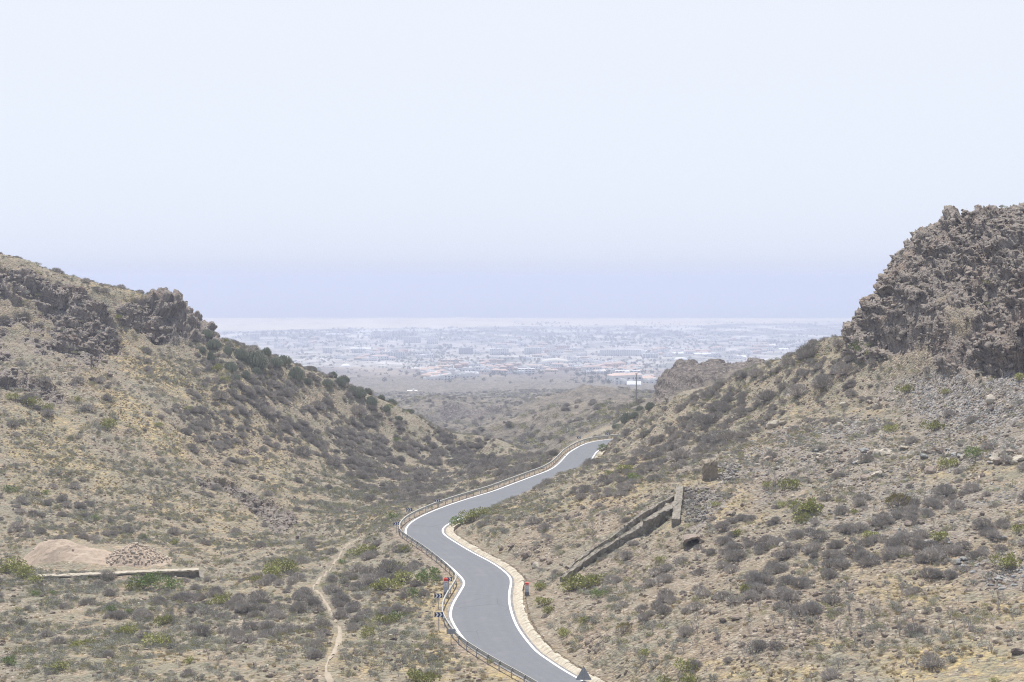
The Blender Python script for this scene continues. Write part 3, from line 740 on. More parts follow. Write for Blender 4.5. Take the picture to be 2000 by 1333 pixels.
def variants(fn, n): return [fn() for _ in range(n)]
SH = {
 'dome': [dome().mesh('shrub', [m_stem, m_tip]) for _ in range(4)] + [dome(tipm=1, ns=70, tips=420, H=.65).mesh('shrub', [m_stem, m_tip])],
 'domey': [dome(ns=60, tips=560).mesh('shrub', [m_stem, m_tipy])],
 'grey': [bush(1, 360).mesh('bush', [m_stem, m_grey]) for _ in range(3)] + [bush(1, 300, H=.6).mesh('bush', [m_stem, m_olive]), bush([1, 2], 360).mesh('bush', [m_stem, m_olive, m_grey])],
 'green': [bush([1, 1, 2], 620, clumps=9, lw=.055, ll=.13).mesh('bush', [m_stem, m_green, m_olive]) for _ in range(3)],
 'deep': [bush([1, 1, 2], 900, clumps=10, lw=.045, ll=.12, H=1.1).mesh('bush', [m_stem, m_deep, m_green]) for _ in range(2)],
 'cardon': [cardon().mesh('cactus', [m_cact], False) for _ in range(3)],
 'twig': [twiggy(random.choice((5, 7, 9))).mesh('twigs', [m_pale, m_tip]) for _ in range(5)],
 'tuft': [tuft().mesh('tuft', [m_straw]) for _ in range(3)],
}
def rocks(mat, n, **k):
    L = []
    for _ in range(n):
        me = rock(**k); me.materials.append(mat); L.append(me)
    return L
SH['rock'] = rocks(r_brown, 4) + rocks(r_dark, 2)
SH['stone'] = rocks(r_brown, 4, sub=1) + rocks(r_pale, 1, sub=1)
SH['gstone'] = rocks(r_grey, 3, sub=1) + rocks(r_dark, 1, sub=1) + rocks(r_pale, 1, sub=1)
SH['pale'] = rocks(r_pale, 4)
SH['slab'] = rocks(r_grey, 4, flat=.4)
SH['crag'] = rocks(r_crag, 5, sub=2, cuts=8, rough=.03, flat=.5)

# ------------------------------------------------------------------ visibility of a spot from the photo's viewpoint
VPX = np.arange(-60, 2061, 5.0); VVS = np.arange(math.log(60), math.log(9300), .004)
_a, _b = np.meshgrid(VPX, VVS); _X, _D, _Z, _c, _r, _s, _p = land(_a, _b)
VMAX = np.maximum.accumulate(_Z / _D, axis=0)
def visible(X, Y, Z, h=0.0, eps=.0):
    px = X / Y * F + 1000; v = np.log(Y)
    i = np.clip(((px - VPX[0]) / 5).round().astype(int), 0, len(VPX) - 1); j = np.clip(((v - VVS[0]) / .004).astype(int) - 1, 0, len(VVS) - 1)
    return ((Z + h) / Y >= VMAX[j, i] - eps) & (px > -25) & (px < 2025)
def to_px(X, Y, Z): return X / Y * F + 1000, LEVEL - Z / Y * F

# ------------------------------------------------------------------ a scattering of uncountable small stuff: one object
def stuff(name, meshes, pts, rots, scales, label=None):
    """pts (n,3), rots (n,3), scales (n,3)"""
    n = len(pts)
    col = bpy.data.collections.new(name + '_shapes')
    for k, me in enumerate(meshes):
        o = bpy.data.objects.new(name + '_shape', me); col.objects.link(o)
    me = bpy.data.meshes.new(name); me.vertices.add(n); me.vertices.foreach_set('co', np.asarray(pts, np.float32).ravel())
    for nm, ar in (('rot', rots), ('scl', scales)):
        a = me.attributes.new(nm, 'FLOAT_VECTOR', 'POINT'); a.data.foreach_set('vector', np.asarray(ar, np.float32).ravel())
    o = bpy.data.objects.new(name, me); C.objects.link(o)
    ng = bpy.data.node_groups.new(name + '_scatter', 'GeometryNodeTree')
    ng.interface.new_socket('Geometry', in_out='INPUT', socket_type='NodeSocketGeometry'); ng.interface.new_socket('Geometry', in_out='OUTPUT', socket_type='NodeSocketGeometry')
    gi = ng.nodes.new('NodeGroupInput'); go = ng.nodes.new('NodeGroupOutput')
    mp = ng.nodes.new('GeometryNodeMeshToPoints'); ip = ng.nodes.new('GeometryNodeInstanceOnPoints'); ci = ng.nodes.new('GeometryNodeCollectionInfo')
    ci.inputs['Collection'].default_value = col; ci.inputs['Separate Children'].default_value = True; ci.inputs['Reset Children'].default_value = True
    ip.inputs['Pick Instance'].default_value = True
    def named(nm):
        a = ng.nodes.new('GeometryNodeInputNamedAttribute'); a.data_type = 'FLOAT_VECTOR'; a.inputs['Name'].default_value = nm; return a.outputs[0]
    ng.links.new(gi.outputs[0], mp.inputs[0]); ng.links.new(mp.outputs[0], ip.inputs['Points']); ng.links.new(ci.outputs[0], ip.inputs['Instance'])
    ri = ng.nodes.new('FunctionNodeRandomValue'); ri.data_type = 'INT'
    for s_ in ri.inputs:
        if s_.name == 'Min' and s_.type == 'INT': s_.default_value = 0
        if s_.name == 'Max' and s_.type == 'INT': s_.default_value = len(meshes) - 1
    io = [s_ for s_ in ri.outputs if s_.type == 'INT'][0]; ng.links.new(io, ip.inputs['Instance Index'])
    er = ng.nodes.new('FunctionNodeEulerToRotation'); ng.links.new(named('rot'), er.inputs[0]); ng.links.new(er.outputs[0], ip.inputs['Rotation'])
    ng.links.new(named('scl'), ip.inputs['Scale']); ng.links.new(ip.outputs[0], go.inputs[0])
    md = o.modifiers.new('scatter', 'NODES'); md.node_group = ng
    tag(o, kind='stuff'); return o

# ------------------------------------------------------------------ the footpath: hugging the ground
PATH = [(648,1350),(645,1333),(639,1307),(648,1282),(657,1264),(664,1240),(661,1222),(650,1203),(641,1185),(627,1164),(612,1150),(622,1136),(634,1124),(648,1108),(662,1087),(672,1072),(692,1058),(712,1046)]
PW = np.array([hit(*p)[:2] for p in PATH])
PC = smooth_curve(catmull(PW, 10), 4)
def path_dist(X, Y):
    d = np.full(X.shape, 1e9)
    for k in range(0, len(PC)): d = np.minimum(d, np.hypot(X - PC[k, 0], Y - PC[k, 1]))
    return d
EXCL = [(140,1092,105,26),(268,1090,66,26),(230,1114,175,9)]       # dam wall and heaps
def allowed(X, Y, Z, r, px, py):
    rd, side, idx = road_dist(X, Y); g = gutter_at(idx)
    ok = np.where(side > 0, rd > .55 + 1.7 * g + r * .75, rd > 1.5 + r * .8)
    ok &= path_dist(X, Y) > .45 + r * .7
    for x, y, a, b in EXCL: ok &= ((px - x) / a) ** 2 + ((py - y) / b) ** 2 > 1
    return ok

def scatter(n, d0, d1, dens, rmin, rmax, power=1.6, lo=-30, hi=2030, seed=1):
    """n candidate spots, uniform per area of ground; kept with probability dens(px, py, X, Y)"""
    g = np.random.default_rng(seed)
    Y = np.sqrt(g.random(n) * (d1 ** 2 - d0 ** 2) + d0 ** 2); px = g.uniform(lo, hi, n)
    X, Y, Z, cm, rd, side, py = land(px, np.log(Y))
    r = rmin + (rmax - rmin) * g.random(n) ** power
    keep = g.random(n) < dens(px, py, X, Y, cm)
    keep &= (cm < .15) | (g.random(n) < .35); keep &= ~((px > 1700) & (py < 700) & (g.random(n) < .55))
    keep &= ~((px > 335) & (px < 446) & (py < 664) & (Y > 290))
    keep &= visible(X, Y, Z, r * .9, .0003) & allowed(X, Y, Z, r, px, py)
    return X[keep], Y[keep], Z[keep], r[keep], px[keep], py[keep]

def dblob(L):
    def f(px, py, X, Y): return blobs(L, px, py, fbm2(X / 7, Y / 7, 2, 61) * 30, fbm2(X / 7, Y / 7, 2, 66) * 20)
    return f
D_DOME = dblob([(650,830,270,75,33,1.0),(500,790,150,70,33,.9),(850,880,180,40,15,1.0),(720,930,150,40,25,.8),(1450,800,200,50,-30,1.0),(1600,740,130,40,-25,1.0),(1350,860,130,40,-30,.9),
  (1250,900,110,40,-30,.5),(1650,1060,330,90,0,.75),(1500,1130,200,70,0,.7),(640,1180,190,60,0,.75),(760,1120,90,50,0,.7),(480,1170,110,40,0,.6),(1180,960,120,40,-30,.35),(420,840,90,60,35,.5),
  (1850,1060,150,50,0,.7),(1400,1200,150,40,0,.3),(550,1240,120,40,0,.3),(100,1000,150,60,10,.25),(300,1200,200,50,0,.3),(1040,920,60,15,-20,.6),(950,905,80,15,0,.9)])
D_GREY = dblob([(200,1250,360,110,0,1.0),(100,1150,200,60,0,.9),(200,980,320,120,15,.8),(550,1060,200,70,20,.7),(650,1230,250,100,0,.7),(1000,1000,150,60,-30,.8),(1100,1080,120,50,-20,.5),(1200,1200,200,120,0,.5),
  (700,1000,150,60,20,.7),(820,1250,120,80,0,.8),(450,700,160,60,25,.6),(300,720,120,40,30,.4),(1560,900,330,80,-10,.35),(1750,700,200,40,0,.5),(1850,620,150,60,0,.5),(1300,960,150,60,-30,.6),(1700,1200,300,120,0,.3),
  (120,1060,150,30,0,.8),(960,985,70,25,-20,1.0),(1500,760,160,50,-30,.6)])
D_TWIG = dblob([(1650,1250,380,100,0,1.0),(1850,1180,200,60,0,.8),(1400,1250,160,80,0,.6),(560,1290,300,60,0,.5),(350,1180,150,60,0,.4),(1850,900,200,50,0,.3),(1500,940,180,60,0,.3)])
D_GRASS = dblob(GRASS)
D_RUB = dblob(RUBBLE); D_BARE = dblob(BARE)
no_cliff = lambda cm: 1 - sstep(.2, .5, cm)

# ------------------------------------------------------------------ plants
LANDM = [  # photo column, row, phrase used in labels
 (95,1075,'the smooth earth heap'),(272,1085,'the rubble heap'),(330,1122,'the low dam wall'),(650,1180,'the dirt path bend'),(640,1300,'the near path end'),(665,1080,'the far path end'),
 (857,1200,'the nearest chevron sign'),(870,1150,'the guardrail-side red-topped post'),(1030,1152,'the gutter-side red-topped post'),(1140,1315,'the triangular sign'),(785,1030,'the far hairpin bend'),
 (1185,850,'the last chevron sign'),(1243,785,'the lone pole'),(1330,990,'the stone pier'),(1220,1050,'the ruined stone channel'),(1110,1120,'the stone channel foot'),(1357,1058,'the cave mouth'),
 (1385,915,'the ruined hut wall'),(1520,826,'the pair of pale boulders'),(1740,885,'the row of pale boulders'),(1580,990,'the bright green spurge'),(1970,1100,'the pale slab pile'),(1700,1045,'the half-green dome shrub'),
 (1935,780,'the lone scree block'),(1690,655,'the right cliff foot'),(1900,700,'the red rock ledges'),(1880,420,'the right cliff top'),(1560,690,'the big round ridge shrub'),(1400,715,'the flat-topped spur'),
 (1850,1295,'the lower-right yellow grass'),(1450,1290,'the bare lower-edge ground'),(1700,1180,'the stony flat'),(60,770,'the lower left ledge'),(150,600,'the big left crag'),(380,640,'the left cliff end'),
 (109,522,'the round skyline shrub'),(500,690,'the broad cactus thicket'),(578,725,'the rounded cactus clump'),(540,1000,'the low dark outcrop'),(320,1140,'the dam-side green thicket'),
 (700,850,'the left hill middle'),(930,890,'the left hill foot'),(210,825,'the lone green bush'),(20,955,'the left-edge green bush'),(120,1290,'the lower left corner'),(400,1260,'the lower left scrub'),
 (830,1130,'the tall roadside bush'),(450,1110,'the dam wall end'),(300,900,'the straw-coloured slope'),(1450,1150,'the dark dome thicket'),(1960,960,'the right edge rubble'),(1250,1170,'the slope above the gutter'),
 (1180,1220,'the yellow-green cushion'),(1010,1000,'the bend inside'),(1640,760,'the shoulder below the cliff'),(980,1320,'the guardrail bottom')]
ORD = ['nearest','second nearest','third nearest','fourth nearest','fifth nearest','sixth nearest','seventh nearest','eighth nearest','ninth nearest','tenth nearest','eleventh nearest','twelfth nearest','thirteenth nearest','fourteenth nearest','fifteenth nearest','sixteenth nearest']
_NUM = ['zeroth','first','second','third','fourth','fifth','sixth','seventh','eighth','ninth','tenth','eleventh','twelfth','thirteenth','fourteenth','fifteenth','sixteenth','seventeenth','eighteenth','nineteenth','twentieth']
def _far(n):
    t, u = divmod(n, 10)
    return (_NUM[n] if n <= 20 else {2: 'twenty', 3: 'thirty', 4: 'forty', 5: 'fifty'}[t] + '-' + _NUM[u] if u else {2: 'twentieth', 3: 'thirtieth', 4: 'fortieth', 5: 'fiftieth'}[t]) + ' nearest'
def label_all(objs, look, nounword):
    """objs: list of (object, px, py, height_px); every label names the closest landmark, the side and the rank"""
    cells = {}
    for o, x, y, h in objs:
        d = [((x - a) ** 2 + (1.3 * (y - b)) ** 2, k) for k, (a, b, t) in enumerate(LANDM)]; dd, k = min(d)
        a, b, _ = LANDM[k]; dx, dy = x - a, (y - b) * 1.3
        side = ('right of' if dx > 0 else 'left of') if abs(dx) > abs(dy) else ('below' if dy > 0 else 'above')
        cells.setdefault((k, side), []).append((dd, o, h))
    for (k, side), L in cells.items():
        L.sort(key=lambda q: q[0])
        for i, (dd, o, h) in enumerate(L):
            rank = ORD[i] if i < len(ORD) else _far(i + 1)
            o['label'] = (f"{look(o)} {nounword}, {rank} {side} {LANDM[k][2]}" if len(L) > 1 else f"{look(o)} {nounword} {side} {LANDM[k][2]}")

def single(name, me, loc, r, rz=None, h=1.0, cat='shrub', group=None, sink=.04):
    o = bpy.data.objects.new(name, me); C.objects.link(o)
    o.location = (loc[0], loc[1], loc[2] - sink * r); o.scale = (r, r * random.uniform(.9, 1.1), r * h)
    o.rotation_euler = (0, 0, random.uniform(0, 6.28) if rz is None else rz)
    o['category'] = cat; o['group'] = group; return o

# --- dome shrubs: the ones one can point at in the photo, then the slopes full of them
HAND_DOME = [(1697,1092,56),(1820,1078,66),(1862,1072,50),(1560,1135,44),(1435,1165,42),(1467,1160,44),(1535,1130,40),(1625,1168,50),(1590,1185,36),(1716,1048,44),(1725,1010,54),(1845,955,50),(1920,1020,44),(1645,995,36),
 (1600,1040,48),(1655,1030,40),(1500,1050,40),(1430,1065,42),(1465,1060,32),(1780,1000,40),(1760,970,30),(1870,985,40),(1960,1018,34),(1430,1110,36),(1360,1180,46),(1375,1155,44),(1620,1080,40),(1635,1060,36),(1800,1090,36),
 (1420,845,70),(1580,685,66),(1330,885,60),(1640,670,36),(1540,705,40),(1480,725,44),(1500,770,60),(1560,760,56),(1610,745,60),(1650,720,50),(1450,800,56),(1380,820,50),(1410,790,44),
 (109,524,26),(236,552,22),(293,571,26),(322,581,22),(610,1170,40),(665,1165,44),(690,1180,40),(620,1185,38),(583,1185,42),(540,1200,44),(505,1165,50),(530,1190,34),(480,1185,36),(455,1230,40),(395,1230,44),(560,1225,40),(720,1130,54),
 (700,1105,50),(760,1105,60),(665,1200,40),(630,1215,40),(690,1222,36),(600,840,44),(620,790,40),(430,770,40),(480,760,36),(520,800,44),(560,760,40),(700,800,40),(720,760,30),(650,900,40),(590,880,44),(740,850,36),(780,870,36),(850,890,30),(950,905,40),(930,925,44),(880,850,30)]
doms = []
for x, y, w in HAND_DOME:
    X, Y, Z = hit(x, y + w * .22); r = w / 2 / F * Y
    doms.append((X, Y, Z, r, x, y))
X, Y, Z, r, px, py = scatter(42000, 96, 352, lambda px, py, X, Y, cm: np.clip(D_DOME(px, py, X, Y) * 1.0 + .05, 0, 1) * no_cliff(cm) * sstep(.28, .6, vnoise2(X / 3.2, Y / 3.2, 77)), .30, 1.1, 2.0, seed=3)
r = r * np.where(Y > 220, 1.25, 1.0)
rest = sorted(zip(X, Y, Z, r, px, py), key=lambda q: -q[3] / q[1])
indiv = doms + rest[:max(0, 292 - len(doms))]; rest = rest[max(0, 292 - len(doms)):]
GD = 'dry dome-shaped shrubs dotted over the slopes'
reg = []
for k, (X, Y, Z, r, x, y) in enumerate(indiv):
    o = single('dry_shrub', SH['dome'][k % 5], (X, Y, Z), r, h=random.uniform(.85, 1.1), group=GD, sink=.06); reg.append((o, x, y, 0))
def sz(o):
    w = o.scale[0]; return 'wide' if w > 1.05 else ('mid-sized' if w > .75 else 'small')
label_all(reg, lambda o: sz(o) + ' grey-brown', 'twiggy dome shrub')
def as_stuff(name, meshes, L, hs=(.85, 1.15), sink=.05, tilt=0.0, flat=1.0):
    A = np.array([q[:4] for q in L]); n = len(A); g = np.random.default_rng(len(L))
    pts = A[:, :3].copy(); pts[:, 2] -= sink * A[:, 3]
    rots = np.stack([g.normal(size=n) * tilt, g.normal(size=n) * tilt, g.random(n) * 6.28], 1)
    sc = np.stack([A[:, 3], A[:, 3] * g.uniform(.85, 1.15, n), A[:, 3] * g.uniform(hs[0], hs[1], n) * flat], 1)
    return stuff(name, meshes, pts, rots, sc)
as_stuff('dry_shrubs_cover', SH['dome'], rest)

# --- low grey scrub
X, Y, Z, r, px, py = scatter(150000, 94, 352, lambda px, py, X, Y, cm: np.clip(D_GREY(px, py, X, Y) * .9 + .22, 0, 1) * (1 - .6 * sstep(.1, .5, cm)) * sstep(.25, .6, vnoise2(X / 2.6, Y / 2.6, 78)), .15, .58, 1.9, seed=5)
r = r * np.where(Y > 230, 1.35, 1.0)
L = sorted(zip(X, Y, Z, r, px, py), key=lambda q: -q[3] / q[1]); reg = []
for k, (X, Y, Z, r, x, y) in enumerate(L[:240]):
    o = single('grey_bush', SH['grey'][k % 5], (X, Y, Z), r, cat='bush', group='low grey-leaved bushes among the shrubs'); o['k'] = k % 5; reg.append((o, x, y, 0))
label_all(reg, lambda o: ('olive' if o['k'] == 3 else 'ash-grey') + (' low' if o.scale[0] < .6 else ' fuller'), 'leafy bush')
as_stuff('grey_scrub_cover', SH['grey'], L[240:])
for o, *_ in reg: del o['k']

# --- bare upright twig plants
X, Y, Z, r, px, py = scatter(16000, 92, 200, lambda px, py, X, Y, cm: np.clip(D_TWIG(px, py, X, Y) * .30 + .01, 0, 1) * no_cliff(cm), .28, .75, 1.5, seed=6)
L = sorted(zip(X, Y, Z, r, px, py), key=lambda q: -q[3] / q[1]); reg = []
for k, (X, Y, Z, r, x, y) in enumerate(L[:240]):
    o = single('bare_twig_plant', SH['twig'][k % 5], (X, Y, Z), r, h=random.uniform(1.0, 1.35), cat='plant', group='leafless upright twig plants'); reg.append((o, x, y, 0))
label_all(reg, lambda o: ('tall' if o.scale[2] > .85 else 'short') + ' leafless', 'twig plant')
as_stuff('bare_twigs_cover', SH['twig'], L[240:], hs=(1, 1.35))

# --- green bushes: placed where the photo has them (column, row, width, kind, colour word)
HAND_GREEN = [(1580,990,70,'green'),(1565,1010,50,'green'),(1700,1045,40,'green'),(1970,1096,66,'green'),(1990,1030,36,'green'),(1835,1045,44,'green'),(1825,832,50,'green'),(1740,835,34,'green'),(1855,903,46,'green'),(1900,885,44,'deep'),
 (1755,975,64,'domey'),(1545,945,54,'green'),(1770,760,40,'green'),(1530,985,30,'green'),(1440,1040,30,'green'),(1455,1150,40,'green'),(1290,1092,26,'green'),(1220,915,40,'green'),(1240,932,32,'deep'),(1190,925,24,'green'),(1140,1135,66,'green'),
 (1115,1140,60,'green'),(1165,1130,50,'green'),(1060,1175,44,'green'),(1055,1145,36,'green'),(1168,1160,36,'deep'),(1070,1190,36,'green'),(1220,1225,44,'domey'),(1115,1270,18,'domey'),(1140,1210,30,'green'),(1100,1235,36,'green'),
 (830,1130,50,'deep'),(812,1160,36,'deep'),(845,1120,40,'deep'),(790,1125,50,'green'),(760,1140,60,'green'),(735,1145,40,'green'),(775,1105,40,'green'),(750,1210,50,'green'),(775,1205,36,'deep'),(715,1235,44,'green'),(810,1320,60,'green'),
 (840,1325,50,'green'),(695,1080,36,'green'),(720,1072,44,'green'),(668,1098,20,'deep'),(790,1070,34,'green'),(775,975,18,'deep'),(770,1010,30,'deep'),(560,1105,70,'green'),(535,1115,60,'green'),(430,1172,44,'green'),(440,1165,30,'green'),(280,1138,60,'deep'),
 (330,1142,50,'deep'),(300,1130,44,'deep'),(262,1145,36,'green'),(350,1120,24,'deep'),(25,1103,60,'green'),(45,1115,60,'green'),(10,1110,40,'green'),(70,1130,40,'green'),(20,957,30,'deep'),(90,963,18,'deep'),(190,1012,22,'deep'),(213,825,44,'green'),
 (205,832,30,'green'),(150,780,24,'green'),(25,775,30,'green'),(60,785,40,'green'),(90,795,30,'green'),(310,830,20,'green'),(170,1255,30,'green'),(70,1160,24,'deep'),(105,1158,18,'deep'),(218,1190,26,'deep'),(255,1195,20,'deep'),(320,1210,46,'green'),
 (245,1232,50,'green'),(305,1250,54,'green'),(150,1258,36,'green'),(20,1292,36,'deep'),(120,1300,50,'green'),(370,1290,30,'green'),(410,1178,20,'green'),(365,798,20,'green'),(440,740,24,'green'),(425,720,30,'green'),(1680,680,40,'deep'),(1700,690,30,'green'),
 (1940,1330,20,'green'),(1340,1300,54,'green'),(1350,1330,60,'green'),(1260,1275,30,'green'),(1300,1330,40,'green'),(895,1020,40,'deep'),(920,1010,44,'green'),(945,1000,44,'green'),(1180,874,20,'deep'),(1172,880,16,'green'),(1060,893,14,'deep'),(340,1060,22,'green'),(280,1050,20,'deep'),
 (500,1130,30,'green'),(1990,735,36,'green'),(1670,1000,24,'green'),(1850,765,26,'green'),(960,1290,20,'green'),(760,795,20,'deep'),(775,860,18,'deep'),(618,860,18,'green'),(837,990,16,'deep'),(1500,945,28,'green'),(440,665,16,'green'),(230,620,20,'green'),(1400,985,26,'green')]
reg = []
for k, (x, y, w, kind) in enumerate(HAND_GREEN):
    X, Y, Z = hit(x, y + w * .2); r = w / 2 / F * Y * .95
    me = SH[kind][k % len(SH[kind])]
    o = single('green_bush', me, (X, Y, Z), r, cat='bush', group='green bushes scattered over the hillsides'); o['k'] = kind; reg.append((o, x, y, 0))
label_all(reg, lambda o: {'green': 'yellow-green', 'deep': 'deep green', 'domey': 'yellow-tinged round'}[o['k']] + (' broad' if o.scale[0] > 1.5 else ''), 'leafy bush')
for o, *_ in reg: del o['k']

# --- candelabra cactus clumps on the left ridge
CACT = [(412,695,22,32),(450,712,40,28),(498,700,56,38),(470,690,40,26),(538,704,36,26),(578,728,38,28),(418,668,40,26),(445,680,22,26),(480,730,24,20),(460,735,20,20),(520,685,30,18),(555,700,36,22),(610,712,20,12),(650,722,22,18),(670,735,30,24),
 (665,745,24,20),(718,748,28,18),(700,765,40,22),(725,780,26,26),(690,760,30,18),(765,775,24,16),(755,795,22,16),(778,815,22,12),(690,850,16,8),(405,650,24,20),(600,742,24,18),(640,745,24,20),(500,722,22,20),(745,770,20,14),(800,800,24,12),(395,680,18,18),
 (1225,815,30,22),(1205,830,26,16),(1250,795,26,18),(1270,792,24,18),(1240,808,22,16)]
reg = []
for k, (x, y, w, h) in enumerate(CACT):
    X, Y, Z = hit(x, y + h * .42, 372 if x < 1000 else 700); r = w / 2 / F * Y; h *= .8
    o = bpy.data.objects.new('cactus_clump', SH['cardon'][k % 3]); C.objects.link(o); o.location = (X, Y, Z - .1); o.scale = (r * random.uniform(.7, .95), r * random.uniform(.6, .9), h / F * Y * random.uniform(.75, 1.1)); o.rotation_euler = (random.uniform(-.12, .12), random.uniform(-.12, .12), random.uniform(0, 6.28))
    o['category'] = 'cactus'; o['group'] = 'candelabra cactus clumps on the ridges'; reg.append((o, x, y, 0))
label_all(reg, lambda o: 'dark green' + (' wide' if o.scale[0] > 1.9 else ' narrow'), 'candelabra cactus clump')

# --- grass and stones: nobody could count them
X, Y, Z, r, px, py = scatter(110000, 94, 330, lambda px, py, X, Y, cm: np.clip(D_GRASS(px, py, X, Y) * 1.1 + .14, 0, 1) * sstep(.25, .6, vnoise2(X / 2.0, Y / 2.0, 79)), .16, .42, 1.2, seed=8)
as_stuff('dry_grass', SH['tuft'], list(zip(X, Y, Z, r)))
X, Y, Z, r, px, py = scatter(230000, 94, 330, lambda px, py, X, Y, cm: np.clip(np.maximum(D_BARE(px, py, X, Y), .20 + .15 * (px > 1000)) * (.35 + 1.3 * sstep(.35, .7, vnoise2(X / 3.5, Y / 3.5, 81))), 0, 1), .05, .36, 3.4, seed=9)
as_stuff('loose_stones', SH['stone'], list(zip(X, Y, Z, r)), sink=0, tilt=.5)
X, Y, Z, r, px, py = scatter(150000, 94, 240, lambda px, py, X, Y, cm: D_RUB(px, py, X, Y) ** 1.5, .06, .30, 3.0, seed=10)
as_stuff('grey_rubble', SH['gstone'], list(zip(X, Y, Z, r)), sink=0, tilt=.5)

# --- boulders one can count
HAND_B = [(1512,827,28,'pale'),(1530,825,16,'pale'),(1640,832,20,'pale'),(1935,781,22,'pale'),(1690,930,24,'brown'),(1715,925,20,'pale'),(1690,878,26,'grey'),(1712,886,20,'pale'),(1730,881,26,'pale'),(1765,874,16,'pale'),(1778,886,18,'pale'),(1745,892,16,'pale'),(1700,892,14,'dark'),
 (1607,887,12,'pale'),(1618,884,14,'pale'),(1595,880,12,'grey'),(1640,882,16,'dark'),(1652,878,14,'dark'),(1880,885,20,'pale'),(1960,885,16,'pale'),(1975,880,22,'brown'),(1990,895,20,'pale'),(1950,900,22,'brown'),(1820,915,30,'brown'),(1850,900,20,'pale'),
 (1645,945,18,'pale'),(1500,895,22,'brown'),(1480,890,14,'brown'),(1570,895,14,'brown'),(1620,917,16,'dark'),(1640,915,14,'dark'),(1710,795,16,'pale'),(1740,780,14,'pale'),(1650,790,18,'pale'),(1700,785,14,'brown'),(1870,940,14,'pale'),(1902,1040,10,'pale'),(1705,1140,8,'pale'),
 (1735,1138,9,'brown'),(1960,1050,12,'grey'),(1815,1057,14,'grey'),(1855,1060,10,'grey'),(1775,1020,26,'dark'),(1800,1018,18,'dark'),(1690,1022,18,'brown'),(1480,1062,16,'brown'),(1620,1062,16,'brown'),(1570,1105,18,'brown'),(1595,1108,14,'brown'),(830,1258,24,'brown'),(815,1270,16,'brown'),
 (1400,1195,14,'brown'),(1440,1205,20,'brown'),(1410,1210,16,'dark'),(1550,1190,14,'brown'),(1680,1190,16,'dark'),(1300,985,10,'pale'),(1368,1009,8,'pale'),(1525,1063,12,'pale'),(1030,1080,22,'brown'),(1060,1090,16,'brown'),(980,1070,14,'brown'),(1045,1105,18,'pale'),(1075,1098,14,'brown'),
 (1000,1065,16,'dark'),(1090,1120,14,'brown'),(1950,1225,14,'dark'),(1990,1270,24,'dark'),(1430,1000,18,'brown'),(1450,985,14,'brown'),(1320,870,14,'brown'),(1350,855,14,'brown'),(1230,900,14,'brown'),(1500,1230,14,'brown'),(1400,1245,12,'brown'),(1420,1260,10,'pale'),(180,740,16,'dark'),
 (215,730,18,'dark'),(205,705,14,'brown'),(450,850,16,'dark'),(480,880,20,'dark'),(400,860,14,'dark'),(180,855,10,'pale'),(620,1240,10,'pale'),(520,1300,10,'pale'),(690,1240,9,'pale')]
reg = []
BM = {'pale': SH['pale'], 'grey': SH['slab'], 'brown': SH['rock'][:4], 'dark': SH['rock'][4:]}
for k, (x, y, w, kd) in enumerate(HAND_B):
    X, Y, Z = hit(x, y + w * .25); r = w / 2 / F * Y * (1.35 if kd in ('pale', 'grey') else 1.1)
    o = single('boulder', BM[kd][k % len(BM[kd])], (X, Y, Z), r, cat='boulder', group='boulders lying on the slopes', sink=-.2); o.rotation_euler[0] = random.uniform(-.3, .3); o['k'] = kd; reg.append((o, x, y, 0))
for k in range(60):      # the row of tipped stones and the slab pile
    if k < 36: x, y, w, kd = random.uniform(1590, 1990), 0, random.uniform(10, 24), random.choice(['pale', 'pale', 'grey', 'brown']); y = 886 + 8 * math.sin(x / 60) + random.uniform(-9, 12)
    else: x, y, w, kd = random.choice([(1905, 1108), (1980, 1120), (1895, 1095), (1960, 1135)]) + (random.uniform(9, 20), 'grey'); x += random.uniform(-26, 26); y += random.uniform(-12, 12)
    X, Y, Z = hit(x, y + w * .25); r = w / 2 / F * Y
    o = single('boulder', BM[kd][k % len(BM[kd])], (X, Y, Z), r, cat='boulder', group='boulders lying on the slopes', sink=-.15); o.rotation_euler[0] = random.uniform(-.5, .5); o['k'] = kd; reg.append((o, x, y, 0))
label_all(reg, lambda o: {'pale': 'pale cream', 'grey': 'flat grey', 'brown': 'rough brown', 'dark': 'dark angular'}[o['k']] + (' large' if o.scale[0] > .8 else ''), 'boulder')
for o, *_ in reg: del o['k']

# --- broken rock all over the crags
g_ = np.random.default_rng(12); A_ = DISP[0]; vis_ = visible(A_[:, 0], A_[:, 1], A_[:, 2], 1.5, .004); _i = np.clip(((A_[:, 0] / A_[:, 1] * F + 1000 - VPX[0]) / 5).astype(int), 0, len(VPX) - 1); _near = VVS < math.log(372); vis_ &= A_[:, 2] / A_[:, 1] < VMAX[_near][-1][_i] - .0016; vis_ &= ~((A_[:, 0] / A_[:, 1] * F > -650) & (A_[:, 0] < 0) & (A_[:, 2] / A_[:, 1] > -.045)); A_ = A_[vis_][:11000]
X, Y, Z = A_.T; r = .12 + .6 * g_.random(len(X)) ** 2.4
as_stuff('crag_rocks', SH['crag'], list(zip(X, Y, Z, r * np.clip(Y / 220, .8, 1.4))), sink=.25, tilt=.3)
print('counts', len(X))

